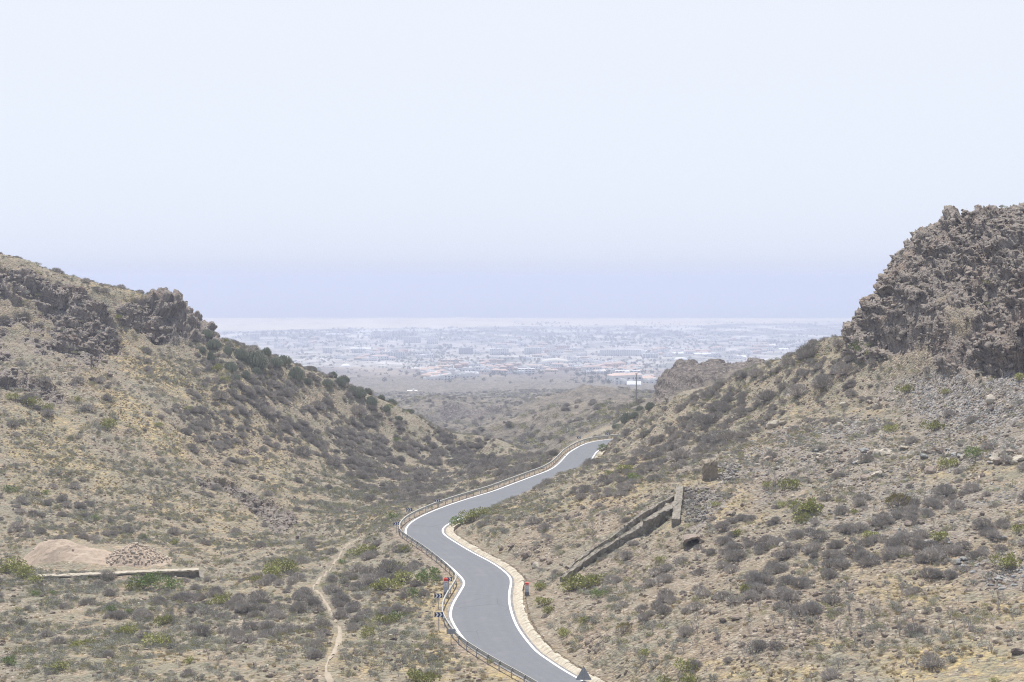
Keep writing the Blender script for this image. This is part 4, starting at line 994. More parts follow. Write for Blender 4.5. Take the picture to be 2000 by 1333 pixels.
# ------------------------------------------------------------------ roadside things
def plain(name, col, rough=.6, spec=.3, metal=0):
    m, t, b = nt_new(name, rough, spec); b.inputs['Metallic'].default_value = metal
    P = coords(t, True); f = noise(t, P, 9, 3)
    c = ramp(t, f, [(.3, tuple(x * .88 for x in col)), (.7, tuple(min(x * 1.08, .9) for x in col))]); t.links.new(c, b.inputs['Base Color']); return m
m_navy = plain('sign_navy', (.035, .055, .13)); m_signwhite = plain('sign_white', (.78, .80, .82)); m_post = plain('post_grey', (.36, .37, .38), .5, .4, .4)
m_back = plain('sign_back_grey', (.30, .33, .37), .5, .4, .3); m_red = plain('signal_red', (.62, .06, .04)); m_plinth = plain('plinth_grey', (.20, .20, .22)); m_body = plain('post_blue_grey', (.42, .45, .52))
m_black = plain('dark_mark', (.03, .03, .035)); m_pole = plain('concrete_pole_grey', (.36, .35, .34), .9)

# concrete gutter: short V-shaped slabs laid end to end
def gutter(i0, i1):
    g = Bag()
    A = offset_curve(ER, .36); B_ = offset_curve(ER, .70); Cc = offset_curve(ER, 1.12); Dd = offset_curve(ER, 1.32)
    seg = np.concatenate([[0], np.cumsum(np.hypot(*np.diff(ER, axis=0).T))]); L = np.arange(seg[i0], seg[i1], .95)
    def at(P, s): return np.array([np.interp(s, seg, P[:, 0]), np.interp(s, seg, P[:, 1])])
    for s0 in L:
        o1, o2 = random.uniform(-.10, .22), random.uniform(-.04, .06); b = len(g.V)
        for s_ in (s0 + .02, s0 + .93):
            a, m1, m2, e = at(A, s_), at(B_, s_), at(Cc, s_), at(Dd, s_); e = m2 + (e - m2) * (1 + o1 * 2)
            for p, z in ((a, -.02), (m1, -.20), (m2, .06 + o2 * .4), (e, .05 + o2), (e, -.5), (a, -.5)): g.V.append((p[0], p[1], ZR + z))
        for k in range(6): g.F.append((b + k, b + (k + 1) % 6, b + 6 + (k + 1) % 6, b + 6 + k)); g.M.append(0)
        g.F.append(tuple(b + k for k in (5, 4, 3, 2, 1, 0))); g.M.append(0); g.F.append(tuple(b + 6 + k for k in range(6))); g.M.append(0)
    o = g.obj('gutter', [concrete]); tag(o, kind='structure')
gutter(0, 162); gutter(234, 251)

# guardrail
def guardrail():
    root = empty('guardrail', (EL[40][0] - .8, EL[40][1], ZR)); tag(root, 'long galvanised steel guardrail curving along the outer left edge of the road', 'guardrail')
    P = smooth_curve(offset_curve(EL, -.80), 8); seg = np.concatenate([[0], np.cumsum(np.hypot(*np.diff(P, axis=0).T))])
    Tn = np.gradient(P, axis=0); Tn /= np.linalg.norm(Tn, axis=1)[:, None]; Nn = np.stack([Tn[:, 1], -Tn[:, 0]], 1)
    prof = [(-.015, .44), (.055, .47), (.055, .53), (-.005, .575), (-.005, .615), (.055, .66), (.055, .72), (-.015, .755), (-.045, .755), (.02, .72), (.02, .66), (-.035, .615), (-.035, .575), (.02, .53), (.02, .47), (-.045, .44)]
    V = []; Fc = []; n = len(P); k = len(prof)
    for i in range(n):
        for d, z in prof: V.append((P[i, 0] + Nn[i, 0] * d - root.location[0], P[i, 1] + Nn[i, 1] * d - root.location[1], z))
    for i in range(n - 1):
        for j in range(k): Fc.append((i * k + j, i * k + (j + 1) % k, (i + 1) * k + (j + 1) % k, (i + 1) * k + j))
    o = bpy.data.objects.new('rail_beam', mesh_obj_data('rail_beam', V, Fc, [m_rail])); C.objects.link(o); o.parent = root
    g = Bag(); g.box((0, 0, .10), (.06, .11, 1.2)); g.box((.05, 0, .60), (.10, .09, .18)); pm = g.mesh('post', [m_post])
    L = np.arange(seg[3], seg[-1] - 1, max(2.0, (seg[-1] - seg[3]) / 98)); 
    for s_ in L:
        x, y = np.interp(s_, seg, P[:, 0]), np.interp(s_, seg, P[:, 1]); i = min(int(np.searchsorted(seg, s_)), n - 1)
        o = bpy.data.objects.new('post', pm); C.objects.link(o); o.parent = root
        o.location = (x - Nn[i, 0] * .10 - root.location[0], y - Nn[i, 1] * .10 - root.location[1], 0); o.rotation_euler = (0, 0, math.atan2(Nn[i, 1], Nn[i, 0]))
m_rail = simple('weathered_rail_steel', (.40, .39, .35), (.56, .54, .48), 3, .55, .4, .25)
guardrail()

def chevron_sign(px, py, wpx, base_py, yaw, label, D=None):
    """px, py: panel centre in the photo"""
    if D is None: X, Y, Z = hit(px, base_py)
    else: X, Y, Z = (px - 1000) / F * D, D, ZR - .1
    zc = (LEVEL - py) / F * Y; w = wpx / F * Y; h = w * .56
    r = empty('chevron_sign', (X, Y, Z), yaw); tag(r, label, 'road sign', 'blue and white chevron signs along the bend')
    g = Bag(); zc -= Z; t = .03
    g.box((0, 0, zc), (w, t, h)); o = g.obj('panel', [m_navy], r)
    c = Bag(); y0 = -t / 2 - .004; q = w / 4.6; hh = h * .46
    for x0 in (-w * .40, w * .02):
        b = len(c.V); pts = [(x0, -hh), (x0 + q * .85, -hh), (x0 + q * 1.75, 0), (x0 + q * .85, hh), (x0, hh), (x0 + q * .9, 0)]
        for x, z in pts: c.V.append((x, y0, zc + z))
        c.F += [(b, b + 1, b + 2, b + 5), (b + 5, b + 2, b + 3, b + 4)]; c.M += [0, 0]
    ob = c.obj('chevron_marks', [m_signwhite], r)
    o.name = 'panel'; ob.parent = r
    p = Bag(); p.box((0, .035, zc * .5 + h * .2 - .2), (.07, .04, zc + h * .4 + .4)); p.obj('post', [m_post], r)
chevron_sign(857, 1201, 17, 1233, 0, 'nearest navy and white chevron sign, left of the guardrail')
chevron_sign(856, 1164, 15.5, 1190, 0, 'chevron sign just left of the grey red-topped post')
chevron_sign(876, 1132, 14.5, 1158, .15, 'chevron sign standing directly behind the red-topped post by the guardrail')
chevron_sign(774, 1023, 11, 1040, .2, 'chevron sign at the tip of the far hairpin bend, in front of a bush')
chevron_sign(799, 996, 10.5, 1012, .1, 'chevron sign on the far side of the hairpin between bushes and rail')
chevron_sign(854, 978.5, 10, 992, 0, 'chevron sign over the rail after the hairpin, beside a white delineator')
chevron_sign(1131, 855, 8, 870, -.1, 'small far chevron sign above the rail where the road climbs right', D=268)
chevron_sign(1187, 847.5, 8, 860, -.2, 'farthest chevron sign above the rail where the road vanishes', D=281.6)

def red_post(px, y0, y1, wpx, label):
    X, Y, Z = hit(px, y1); H = (y1 - y0) / F * Y; w = wpx / F * Y
    r = empty('marker_post', (X, Y, Z)); tag(r, label, 'marker post', 'red-topped marker posts')
    def part(n, c, s, m):
        g = Bag(); g.box(c, s); o = g.obj(n, [m], r); bv = o.modifiers.new('soft', 'BEVEL'); bv.width = .012; return o
    part('plinth', (0, 0, H * .09), (w * 1.18, w * .75, H * .30), m_plinth); part('body', (0, 0, H * .50), (w, w * .6, H * .52), m_body)
    part('red_cap', (0, 0, H * .90), (w * 1.04, w * .66, H * .19), m_red); part('white_band', (0, -w * .34, H * .835), (w * 1.02, .012, H * .03), m_signwhite)
    o = part('label_plate', (0, -w * .31, H * .64), (w * .62, .014, w * .66), m_signwhite)
    g = Bag()
    for c, s in (((-w * .12, 0, 0), (w * .05, .008, w * .34)), ((w * .12, 0, 0), (w * .05, .008, w * .34)), ((0, 0, w * .17), (w * .28, .008, w * .05)), ((0, 0, 0), (w * .2, .008, w * .05)), ((0, 0, -w * .17), (w * .28, .008, w * .05))):
        g.box((c[0], -w * .31 - .011, H * .64 + c[2]), s)
    g.obj('label_mark', [m_black], o)
red_post(871, 1130, 1166, 8.2, 'grey roadside post with red top and white plate, left of the guardrail')
red_post(1029, 1139, 1163, 7.2, 'grey roadside post with red top and white plate, right of the concrete gutter')

# signs seen from the back
X, Y, Z = hit(881, 1258); r = empty('direction_sign', (X, Y, Z), .06); tag(r, 'small rectangular sign seen from its grey back beside the guardrail', 'road sign')
zc = (LEVEL - 1234) / F * Y - Z
g = Bag(); g.box((0, .04, zc), (.78, .02, .40)); g.box((0, .05, zc + .2), (.80, .04, .02)); g.box((0, .05, zc - .2), (.80, .04, .02)); g.obj('panel', [m_back], r)
g = Bag(); g.box((0, 0, zc / 2 - .1), (.07, .05, zc + .55)); g.obj('post', [m_post], r)
D_ = 104.0; X = (1140 - 1000) / F * D_; Z = float(zat(X, D_)[0])
r = empty('warning_sign', (X, D_, Z), 0); tag(r, 'triangular road sign seen from its grey back at the lower edge, round plate below', 'road sign')
k = D_ / F; top = (LEVEL - 1301) * k - Z; bot = (LEVEL - 1329) * k - Z; hw = 16.5 * k
def plate(pts, name, y, th, mat, parent):
    V = [(x, y, z) for x, z in pts] + [(x, y + th, z) for x, z in pts]; n = len(pts)
    o = bpy.data.objects.new(name, mesh_obj_data(name, V, [tuple(range(n)), tuple(range(2 * n - 1, n - 1, -1))] + [(i, n + i, n + (i + 1) % n, (i + 1) % n) for i in range(n)], [mat])); C.objects.link(o); o.parent = parent; return o
def rtri(top, bot, hw, rr):
    c = [(0, top), (hw, bot), (-hw, bot)]; out = []
    cx, cz = 0, bot + (top - bot) / 3
    for i, (x, z) in enumerate(c):
        q = (x + (cx - x) * rr, z + (cz - z) * rr); rad = rr * .55 * (top - bot) * .5; a0 = [math.radians(150), math.radians(30), math.radians(-90)][i]
        for t in range(6): a = a0 - math.radians(24 * t); out.append((q[0] + rad * math.cos(a), q[1] + rad * math.sin(a)))
    return out
plate(rtri(top, bot, hw, .13), 'triangle_plate', .03, .02, m_back, r)
rr_ = 8.5 * k; plate([(rr_ * math.cos(a), bot - rr_ - .04 + rr_ * math.sin(a)) for a in np.linspace(0, 2 * math.pi, 28, endpoint=False)], 'round_plate', .03, .02, m_back, r)
g = Bag(); g.tube([(0, 0, -.3), (0, 0, top - .03)], [.038, .038], 8); g.obj('post', [m_post], r)
g = Bag(); g.box((0, .02, bot + .25), (.5, .02, .05)); g.box((0, .02, top - .35), (.25, .02, .05)); g.obj('clamps', [m_post], r)
# little white delineator posts on the verge
for (x, y, hpx, lb) in [(834, 1002, 15, 'thin white delineator post by the rail beside the third far chevron'), (1105, 893, 9, 'thin white delineator post where the far rail turns uphill')]:
    X, Y, Z = hit(x, y); H = hpx / F * Y; r = empty('delineator_post', (X, Y, Z)); tag(r, lb, 'marker post')
    g = Bag(); g.box((0, 0, H / 2 - .05), (.12, .05, H + .1), top=.8); g.obj('body', [m_signwhite], r)
    g = Bag(); g.box((0, -.03, H * .85), (.10, .01, H * .12)); g.obj('reflector', [m_black], r)

# lone pole on the far spur
X, Y, Z = hit(1243, 789, 800); H = 59 / F * Y
r = empty('utility_pole', (X, Y, Z)); tag(r, 'tall slim grey concrete pole standing alone on the far spur above the valley', 'pole')
g = Bag(); g.box((0, 0, H / 2 - .5), (.50, .42, H + 1.0), top=.55); g.obj('shaft', [m_pole], r)
g = Bag(); g.box((0, 0, H - .25), (.9, .12, .12)); g.obj('crossarm', [m_pole], r)
g = Bag()
for x in (-.38, 0, .38): g.tube([(x, 0, H - .19), (x, 0, H + .12)], [.06, .04], 6)
g.obj('insulators', [m_plinth], r)

# ------------------------------------------------------------------ masonry
m_wall = m_rock('rough_masonry', (.13, .115, .092), (.26, .235, .195), (.42, .385, .325), .05)
m_damtop = m_rock('pale_wall_coping', (.30, .26, .205), (.44, .39, .31), (.56, .51, .43), .05)  # coping colour is paler than the wall face
m_earth = m_rock('heaped_earth', (.33, .255, .19), (.43, .345, .265), (.50, .41, .32), .05)
r_heap = m_rock('heap_stone', (.32, .26, .20), (.47, .40, .32), (.60, .52, .43), .2)
m_hut = m_rock('tan_masonry', (.20, .165, .125), (.33, .28, .215), (.45, .385, .30), .05)
def rough_box(g, P8, m=0, div=(10, 2, 3), jit=.05, seed=0):
    """box between 8 corners (x-, x+ ; front, back ; bottom, top), subdivided and roughened"""
    P = np.array(P8, float).reshape(2, 2, 2, 3); nx, ny, nz = div; rs = np.random.default_rng(seed + len(g.V)); idx = {}
    def vert(i, j, k):
        if (i, j, k) in idx: return idx[(i, j, k)]
        a, b, c = i / nx, j / ny, k / nz; p = 0
        for x in (0, 1):
            for y in (0, 1):
                for z in (0, 1): p = p + P[x, y, z] * (a if x else 1 - a) * (b if y else 1 - b) * (c if z else 1 - c)
        idx[(i, j, k)] = len(g.V); g.V.append(p + rs.normal(size=3) * jit); return idx[(i, j, k)]
    def quad(*q): g.F.append(tuple(vert(*a) for a in q)); g.M.append(m)
    for i in range(nx):
        for k in range(nz): quad((i,0,k),(i+1,0,k),(i+1,0,k+1),(i,0,k+1)); quad((i,ny,k),(i,ny,k+1),(i+1,ny,k+1),(i+1,ny,k))
    for i in range(nx):
        for j in range(ny): quad((i,j,nz),(i+1,j,nz),(i+1,j+1,nz),(i,j+1,nz))
    for j in range(ny):
        for k in range(nz): quad((0,j,k),(0,j,k+1),(0,j+1,k+1),(0,j+1,k)); quad((nx,j,k),(nx,j+1,k),(nx,j+1,k+1),(nx,j,k+1))
def wall_seg(g, a, b, thick, down, div, jit=.05, m=0, ta=None):
    """a, b: (x, y, ztop); wall leans away by thick"""
    a = np.array(a); b = np.array(b); d = (b - a)[:2]; d = d / np.linalg.norm(d); nrm = np.array([-d[1], d[0], 0]) * thick
    if nrm[1] < 0: nrm = -nrm
    dn = np.array([0, 0, down])
    rough_box(g, [a - dn, a, a + nrm - dn, a + nrm, b - dn, b, b + nrm - dn, b + nrm], m, div, jit)
# dam across the gully
r = empty('dam_wall', hit(230, 1120)); tag(r, 'long low stone dam wall with pale flat top, crossing the gully left of the path', 'wall')
ox = np.array(r.location)
tp = [((x - 1000) / F * (33.45 * F / (y - LEVEL)), 33.45 * F / (y - LEVEL), -33.45) for x, y in ((68, 1126), (160, 1123), (250, 1118.5), (330, 1115.5), (389, 1113))]
g = Bag(); c = Bag()
for a, b in zip(tp[:-1], tp[1:]):
    a = np.array(a) - ox; b = np.array(b) - ox; wall_seg(g, a - [0, 0, .16], b - [0, 0, .16], .8, 3.0, (14, 2, 8), .04); wall_seg(c, a - [0, .12, 0], b - [0, .12, 0], 1.15, .165, (16, 4, 2), .025)
g.obj('wall_face', [m_wall], r); c.obj('coping', [m_damtop], r)
g = Bag(); a = np.array(tp[-1]) - ox; b = np.array([(398 - 1000) / F * 160.4, 160.4, -34.75]) - ox
rough_box(g, [a - [.1, 0, 3], a - [.1, 0, 0], a + [.3, .2, -3], a + [.3, .2, 0], b - [.1, 0, 2], b - [.1, 0, 0], b + [.25, .1, -2], b + [.25, .1, 0]], 0, (8, 2, 5), .03); g.obj('wing_wall', [m_wall], r)
# heaps behind the dam
def heap(name, prof, D0, depth, pk, label, mat, stones=0):
    x0, x1 = prof[0][0], prof[-1][0]; nx, ny = 60, 30; V = []; cx = (x0 + x1) / 2
    X = np.linspace((x0 - 1000) / F * D0, (x1 - 1000) / F * D0, nx); Yv = np.linspace(D0 - depth, D0 + depth, ny); GX, GY = np.meshgrid(X, Yv)
    base = land(GX / D0 * F + 1000, np.log(GY))[2] if False else land(GX / GY * F + 1000, np.log(GY))[2]
    hx = np.interp(GX / D0 * F + 1000, [p[0] for p in prof], [p[1] for p in prof]); hy = np.clip(1 - np.abs((GY - D0) / depth) ** 1.6, 0, 1)
    H = hx * hy * pk; H = H * (1 + .12 * fbm2(GX * 1.2, GY * 1.2, 3, 5)) + fbm2(GX * 3, GY * 3, 3, 6) * .06 - .12
    Z = base + H; me_v = np.stack([GX, GY, Z], -1).reshape(-1, 3); root = np.array([X.mean(), D0, Z.min()])
    g = Bag(); g.V = [tuple(v) for v in me_v - root]; i = np.arange(nx * ny).reshape(ny, nx)
    g.F = [tuple(q) for q in np.stack([i[:-1, :-1], i[:-1, 1:], i[1:, 1:], i[1:, :-1]], -1).reshape(-1, 4).tolist()]; g.M = [0] * len(g.F)
    for s_ in range(stones):
        k = RNG.integers(len(me_v)); 
        if H.ravel()[k] < .15: continue
        b = len(g.V); sc = .05 + .20 * RNG.random() ** 3; me = SH['stone'][RNG.integers(3)]
        for v in me.vertices: g.V.append(tuple(np.array(v.co) * sc + (me_v - root)[k] + [0, 0, sc * .3]))
        for p in me.polygons: g.F.append(tuple(b + q for q in p.vertices)); g.M.append(1)
    o = g.obj(name, [mat, r_heap]); o.location = root; tag(o, label, 'heap'); return o
heap('earth_heap', [(38, 0), (55, .45), (75, .85), (100, 1), (130, .85), (170, .5), (215, .22), (250, 0)], 171, 3.4, 2.0, 'smooth pinkish earth heap behind the left half of the dam wall', m_earth, 30)
heap('rubble_heap', [(205, 0), (228, .55), (250, .95), (268, 1), (290, .8), (315, .35), (335, 0)], 171, 3.4, 2.1, 'stony rubble heap behind the right half of the dam wall', m_earth, 1500)

# ruined stone water channel running up the right slope
LOW = [(1316,992,14),(1290,1004,22),(1262,1017,28),(1262,1024,20),(1243,1036,14),(1210,1054,14),(1176,1074,14),(1137,1101,11),(1099,1131,6)]
UPP = [(1318,968,9),(1289,984,12),(1262,999,14),(1241,1014,12),(1222,1030,10),(1178,1060,7),(1151,1078,5),(1111,1108,4)]
r = empty('stone_channel', hit(1205, 1068)); tag(r, 'ruined double-walled stone water channel slanting up the right slope', 'ruin'); ox = np.array(r.location)
def tops(L):
    out = []
    for x, y, h in L:
        X, Y, Z = hit(x, y + h); out.append(np.array([X, Y, (LEVEL - y) / F * Y]) - ox)
    return out
tl, tu = tops(LOW), tops(UPP)
for nm, T, th in (('lower_wall', tl, .38), ('upper_wall', tu, .34)):
    g = Bag()
    for i, (a, b) in enumerate(zip(T[1:], T[:-1])):
        if np.linalg.norm((a - b)[:2]) < .3: continue
        st = random.uniform(-.06, .10); wall_seg(g, a + [0, 0, st], b + [0, 0, st * .3], th, 2.2, (8, 2, 7), .045)
    g.obj(nm, [m_wall], r)
g = Bag(); n = 26
la = np.array([np.array([np.interp(t, np.linspace(0, 1, len(tl)), [p[k] for p in tl]) for k in range(3)]) for t in np.linspace(0, 1, n)]); ua = np.array([np.array([np.interp(t, np.linspace(0, 1, len(tu)), [p[k] for p in tu]) for k in range(3)]) for t in np.linspace(0, 1, n)])
hu = np.interp(np.linspace(0, 1, n), np.linspace(0, 1, len(UPP)), [q[2] * 150 / F for q in UPP])
for i in range(n):
    for j in range(5):
        p = la[i] + (ua[i] - la[i]) * j / 4; g.V.append((p[0] + random.uniform(-.05, .05), p[1] + .2, la[i][2] - .25 + (ua[i][2] - hu[i] - la[i][2] + .25) * j / 4 + random.uniform(-.05, .05)))
for i in range(n - 1):
    for j in range(4): g.F.append((i * 5 + j, i * 5 + j + 1, i * 5 + j + 6, i * 5 + j + 5)); g.M.append(0)
g.obj('channel_bed', [m_wall], r)
# the pier at its upper end: a wall running straight up the slope
a = np.array(hit(1320, 1028)); b = np.array(hit(1328, 958)); r = empty('stone_pier', a); tag(r, 'pale grey stone wall end running uphill at the top of the stone channel', 'ruin')
g = Bag(); w = .42; hgt = .7
P = [a + [-w, 0, -1.2], a + [-w, 0, hgt], None, None, a + [w, 0, -1.2], a + [w, 0, hgt], None, None]
rough_box(g, [a + [-w, 0, -1.5] - a, a + [-w, 0, hgt] - a, b + [-w, 0, -1.5] - a, b + [-w, 0, .45] - a, [w, 0, -1.5], [w, 0, hgt], b + [w, 0, -1.5] - a, b + [w, 0, .45] - a], 0, (5, 22, 6), .035)
g.obj('wall_body', [m_wall], r)
def rock_pile(name, spots, kinds, label, cat, size):
    o0 = np.array(hit(*spots[len(spots) // 2])); g = Bag()
    for x, y in spots:
        p = np.array(hit(x, y)) - o0; me = SH[random.choice(kinds)]; me = me[random.randrange(min(4, len(me)))]; sc = random.uniform(*size); R = Matrix.Rotation(random.uniform(0, 6.28), 3, 'Z') @ Matrix.Rotation(random.uniform(-.6, .6), 3, 'X'); b_ = len(g.V)
        for v in me.vertices: g.V.append(tuple(np.array(R @ v.co) * sc + p + [0, 0, sc * .4]))
        for q in me.polygons: g.F.append(tuple(b_ + k for k in q.vertices)); g.M.append(len(g.M) % 2)
    o = g.obj(name, [r_grey, r_brown]); o.location = o0; tag(o, label, cat, kind='stuff')
rock_pile('rubble_fill', [(1338 + random.random() ** 1.3 * 44, 955 + random.random() * 66) for _ in range(190)], ['stone', 'gstone'], 'tumbled grey and brown rubble packed against the right side of the stone pier', 'rubble', (.10, .32))
# ruined hut
a = np.array(hit(1372, 939)); b = np.array(hit(1402, 937)); r = empty('ruined_hut', a); tag(r, 'square tan stump of a ruined hut wall beside a pile of dark stones', 'ruin')
k = a[1] / F; g = Bag(); rough_box(g, [np.array([0, 0, -.5]), np.array([.1, 0, 34 * k]), np.array([0, 1.2, -.5]), np.array([.1, 1.2, 38 * k]), b - a + [0, 0, -.5], b - a + [0, 0, 36 * k], b - a + [0, 1.2, -.5], b - a + [0, 1.2, 40 * k]], 0, (7, 4, 8), .07); g.obj('wall_stump', [m_hut], r)
rock_pile('stone_pile', [(1402 + random.random() * 42, 903 + random.random() * 36) for _ in range(90)], ['gstone', 'rock'], 'pile of dark loose stones against the right side of the ruined hut', 'rubble', (.12, .38))
# cave mouth: an overhanging rock roof with a hollow below it
a = np.array(hit(1357, 1066)); k = a[1] / F; w = 17 * k; g = Bag(); nu, nd = 17, 9
for j in range(nd):
    t = j / (nd - 1); yy = t * 3.2; zg = float(zat(a[0], a[1] + yy)[0]) - a[2]
    for i in range(nu):
        an = math.pi * i / (nu - 1); rr = 1 + .10 * math.sin(5 * an + 1) + .06 * math.sin(11 * an)
        g.V.append((math.cos(an) * w * rr * (1 - .25 * t), yy + .15 * math.sin(7 * an), zg * (1 - .15 * t) - .12 + math.sin(an) * .74 * rr * (1 - t * .75)))
no = nu * nd
for v in list(g.V[:no]): g.V.append((v[0] * 1.35, v[1] - .05, v[2] + .20))
for off, flip in ((0, False), (no, True)):
    for j in range(nd - 1):
        for i in range(nu - 1):
            q = (off + j * nu + i, off + j * nu + i + 1, off + (j + 1) * nu + i + 1, off + (j + 1) * nu + i); g.F.append(q if flip else q[::-1]); g.M.append(0)
for i in range(nu - 1): g.F.append((i, i + 1, no + i + 1, no + i)); g.M.append(0)
o = g.obj('cave_mouth', [r_brown]); o.location = a; tag(o, 'low dark cave mouth under a brown rock lip below the stone pier', 'cave')
# the footpath, draped on the ground
PL, PR_ = [], []
W_ = (.23 + .16 * fbm2(np.arange(len(PC)) / 4., np.zeros(len(PC)), 3, 3)) * np.linspace(1.25, .45, len(PC)); T_ = np.gradient(PC, axis=0); T_ /= np.linalg.norm(T_, axis=1)[:, None]
rows = []
for j in (-1, -.5, 0, .5, 1):
    xy = PC + np.stack([T_[:, 1], -T_[:, 0]], 1) * (W_ * j)[:, None]; z = zat(xy[:, 0], xy[:, 1]) + (.06 if abs(j) < 1 else -.02); rows.append(np.column_stack([xy, z]))
V = np.concatenate(rows); n = len(PC); Fc = [(j * n + i, (j + 1) * n + i, (j + 1) * n + i + 1, j * n + i + 1) for j in range(4) for i in range(n - 1) if fbm2(np.array([i / 7.]), np.array([j * .35]), 3, 12)[0] > -.16 - .12 * (j in (1, 2))]
m_path = simple('trodden_dirt', (.29, .24, .18), (.42, .355, .275), 1.5, obj=False, bstr=.4, bdist=.05)
o = bpy.data.objects.new('dirt_path', mesh_obj_data('dirt_path', V.tolist(), Fc, [m_path], smooth=True)); C.objects.link(o); tag(o, kind='structure')
def track(pts, w, near=None):
    P = catmull([hit(x, y, near)[:2] for x, y in pts], 40); T = np.gradient(P, axis=0); T /= np.linalg.norm(T, axis=1)[:, None]; Nn = np.stack([T[:, 1], -T[:, 0]], 1)
    rows = []
    for j in (-1, 0, 1): xy = P + Nn * w * j; rows.append(np.column_stack([xy, zat(xy[:, 0], xy[:, 1]) + .5]))
    V = np.concatenate(rows); n = len(P); o = bpy.data.objects.new('dirt_track', mesh_obj_data('dirt_track', V.tolist(), [(j * n + i, (j + 1) * n + i, (j + 1) * n + i + 1, j * n + i + 1) for j in range(2) for i in range(n - 1)], [m_track])); C.objects.link(o); tag(o, kind='structure')
m_track = simple('pale_track', (.38, .34, .28), (.50, .46, .39), .1, obj=False)


# ------------------------------------------------------------------ the hazy town on the plain
m_white = simple('white_render', (.74, .74, .72), (.86, .86, .84), .3, rand=.16); m_ochre = simple('ochre_render', (.58, .46, .28), (.70, .58, .38), .3, rand=.2); m_terra = simple('terracotta_tile', (.50, .37, .30), (.60, .46, .39), .3, rand=.2)
m_pink = simple('salmon_render', (.66, .45, .36), (.75, .55, .45), .3, rand=.15); m_glass = simple('window_glass', (.06, .08, .11), (.13, .16, .20), .3, .3, .5); m_greyb = simple('grey_render', (.34, .35, .38), (.46, .47, .50), .3, rand=.2)  # window glass is dark blue-grey in itself
m_roofw = simple('white_sheet_roof', (.84, .84, .83), (.9, .9, .9), .2); m_ftree = simple('far_tree_leaf', (.07, .085, .06), (.13, .15, .10), .4, rand=.5); m_trunk = simple('far_trunk', (.14, .11, .08), (.2, .16, .12), .5)
PZ = lambda D: float(np.interp(math.log(D), KV[:, 425], KS[:, 425])) * D
def plain_spot(px, py):
    vs = np.linspace(math.log(1500), math.log(9400), 3000); s = eval_s(np.full(vs.shape, float(px)), vs); k = min(int(np.searchsorted(s, (LEVEL - py) / F)), len(vs) - 1)
    D = float(np.exp(vs[k])); return ((px - 1000) / F * D, D, float(s[k]) * D)
def block_mesh(w, d, h, floors, wallm, roofm, stepped=0, name='block'):
    """building volume with recessed window bands per storey, parapet and a roof hut; returns bags (wall, windows, roof)"""
    W, G_, R_ = Bag(), Bag(), Bag(); fh = h / floors
    for f in range(floors):
        ww = w * (1 - stepped * f / floors); z = f * fh
        W.box((0, 0, z + fh * .20), (ww, d, fh * .40)); W.box((0, .35, z + fh * .66), (ww * .985, d - 1.1, fh * .52 + .3))
        W.box((0, 0, z + fh * .95), (ww, d, fh * .10)); nb = max(2, int(ww / 6))
        for i in range(nb + 1): W.box((-ww / 2 + ww * i / nb * .98 + ww * .01, -d / 2 + .28, z + fh * .65), (.55, .5, fh * .5))
        for i in range(nb): G_.box((-ww / 2 + ww * (i + .5) / nb, -d / 2 + .86, z + fh * .62), (ww / nb * .62, .12, fh * .40))
    R_.box((0, 0, h + .25), (w * (1 - stepped) * .98, d * .98, .5)); R_.box((w * .12, 0, h + 1.2), (w * .14, d * .4, 2.0)); return W, G_, R_
def big_building(px, py, wpx, hpx, floors, wallm, label, name='hotel_block', d=14, roofm=None, stepped=0, rz=0):
    X, Y, Z = plain_spot(px, py); k = Y / F; W, G_, R_ = block_mesh(wpx * k, d, hpx * k, floors, wallm, roofm, stepped)
    r = empty(name, (X, Y, Z - .5), rz); tag(r, label, 'building', 'large buildings of the far town'); W.obj('wall', [wallm], r); G_.obj('windows', [m_glass], r); R_.obj('roof', [roofm or wallm], r)
BIG = [(1041,692,34,13,7,m_white,'white seven-storey hotel block near the centre of the hazy town'),(1212,695,82,11,5,m_white,'very long white hotel slab right of centre in the hazy town'),(1028,731,34,11,3,m_white,'white flat-roofed block with a row of tall windows at the town front'),
 (910,692,28,12,6,m_greyb,'dark grey hotel block left of centre in the hazy town'),(975,694,38,12,5,m_white,'pale grey-white hotel between the grey block and the tall white one'),(590,672,16,12,5,m_white,'pale block with dark vertical bays near the left hill'),(498,663,18,11,5,m_white,'white block farthest left, just above the left hill'),
 (735,660,24,13,6,m_white,'white stepped hotel standing close to the dunes'),(757,663,20,12,6,m_white,'white hotel just right of the stepped one by the dunes'),(805,670,34,12,6,m_white,'wide pale apartment block below the dunes, left of centre'),(845,672,22,11,5,m_white,'pale apartment block left of the dark hotel'),
 (755,700,26,12,6,m_white,'pale apartment slab right of the white tent dome'),(780,700,22,12,6,m_white,'pale apartment slab beside the second white dome'),(640,690,18,10,5,m_white,'pale block just above the left hill crest'),(700,690,26,9,4,m_white,'low pale apartment block above the left white dome'),
 (885,713,50,10,4,m_ochre,'long ochre apartment row left of centre'),(960,713,50,10,4,m_ochre,'long ochre apartment row at the centre'),(870,716,30,8,3,m_ochre,'short ochre block at the left of the ochre rows'),(1105,724,60,5,2,m_pink,'low salmon row left of the dark grove'),(1165,732,40,7,2,m_white,'low white hall at the right, before the dark grove'),
 (1226,732,50,8,2,m_white,'long white flat building behind the lone pole'),(1270,700,30,9,4,m_white,'white block right of the long hotel slab'),(1000,716,38,6,2,m_pink,'low salmon terrace in front of the tall white hotel'),(805,767,20,4,1,m_white,'small pale farm building alone in the valley fields'),(905,733,60,6,2,m_white,'group-like low white row left of centre at the town front'),
 (1075,690,24,7,3,m_pink,'salmon-coloured block right of the tall white hotel'),(1100,683,26,7,3,m_pink,'upper salmon-coloured block right of the tall white hotel')]
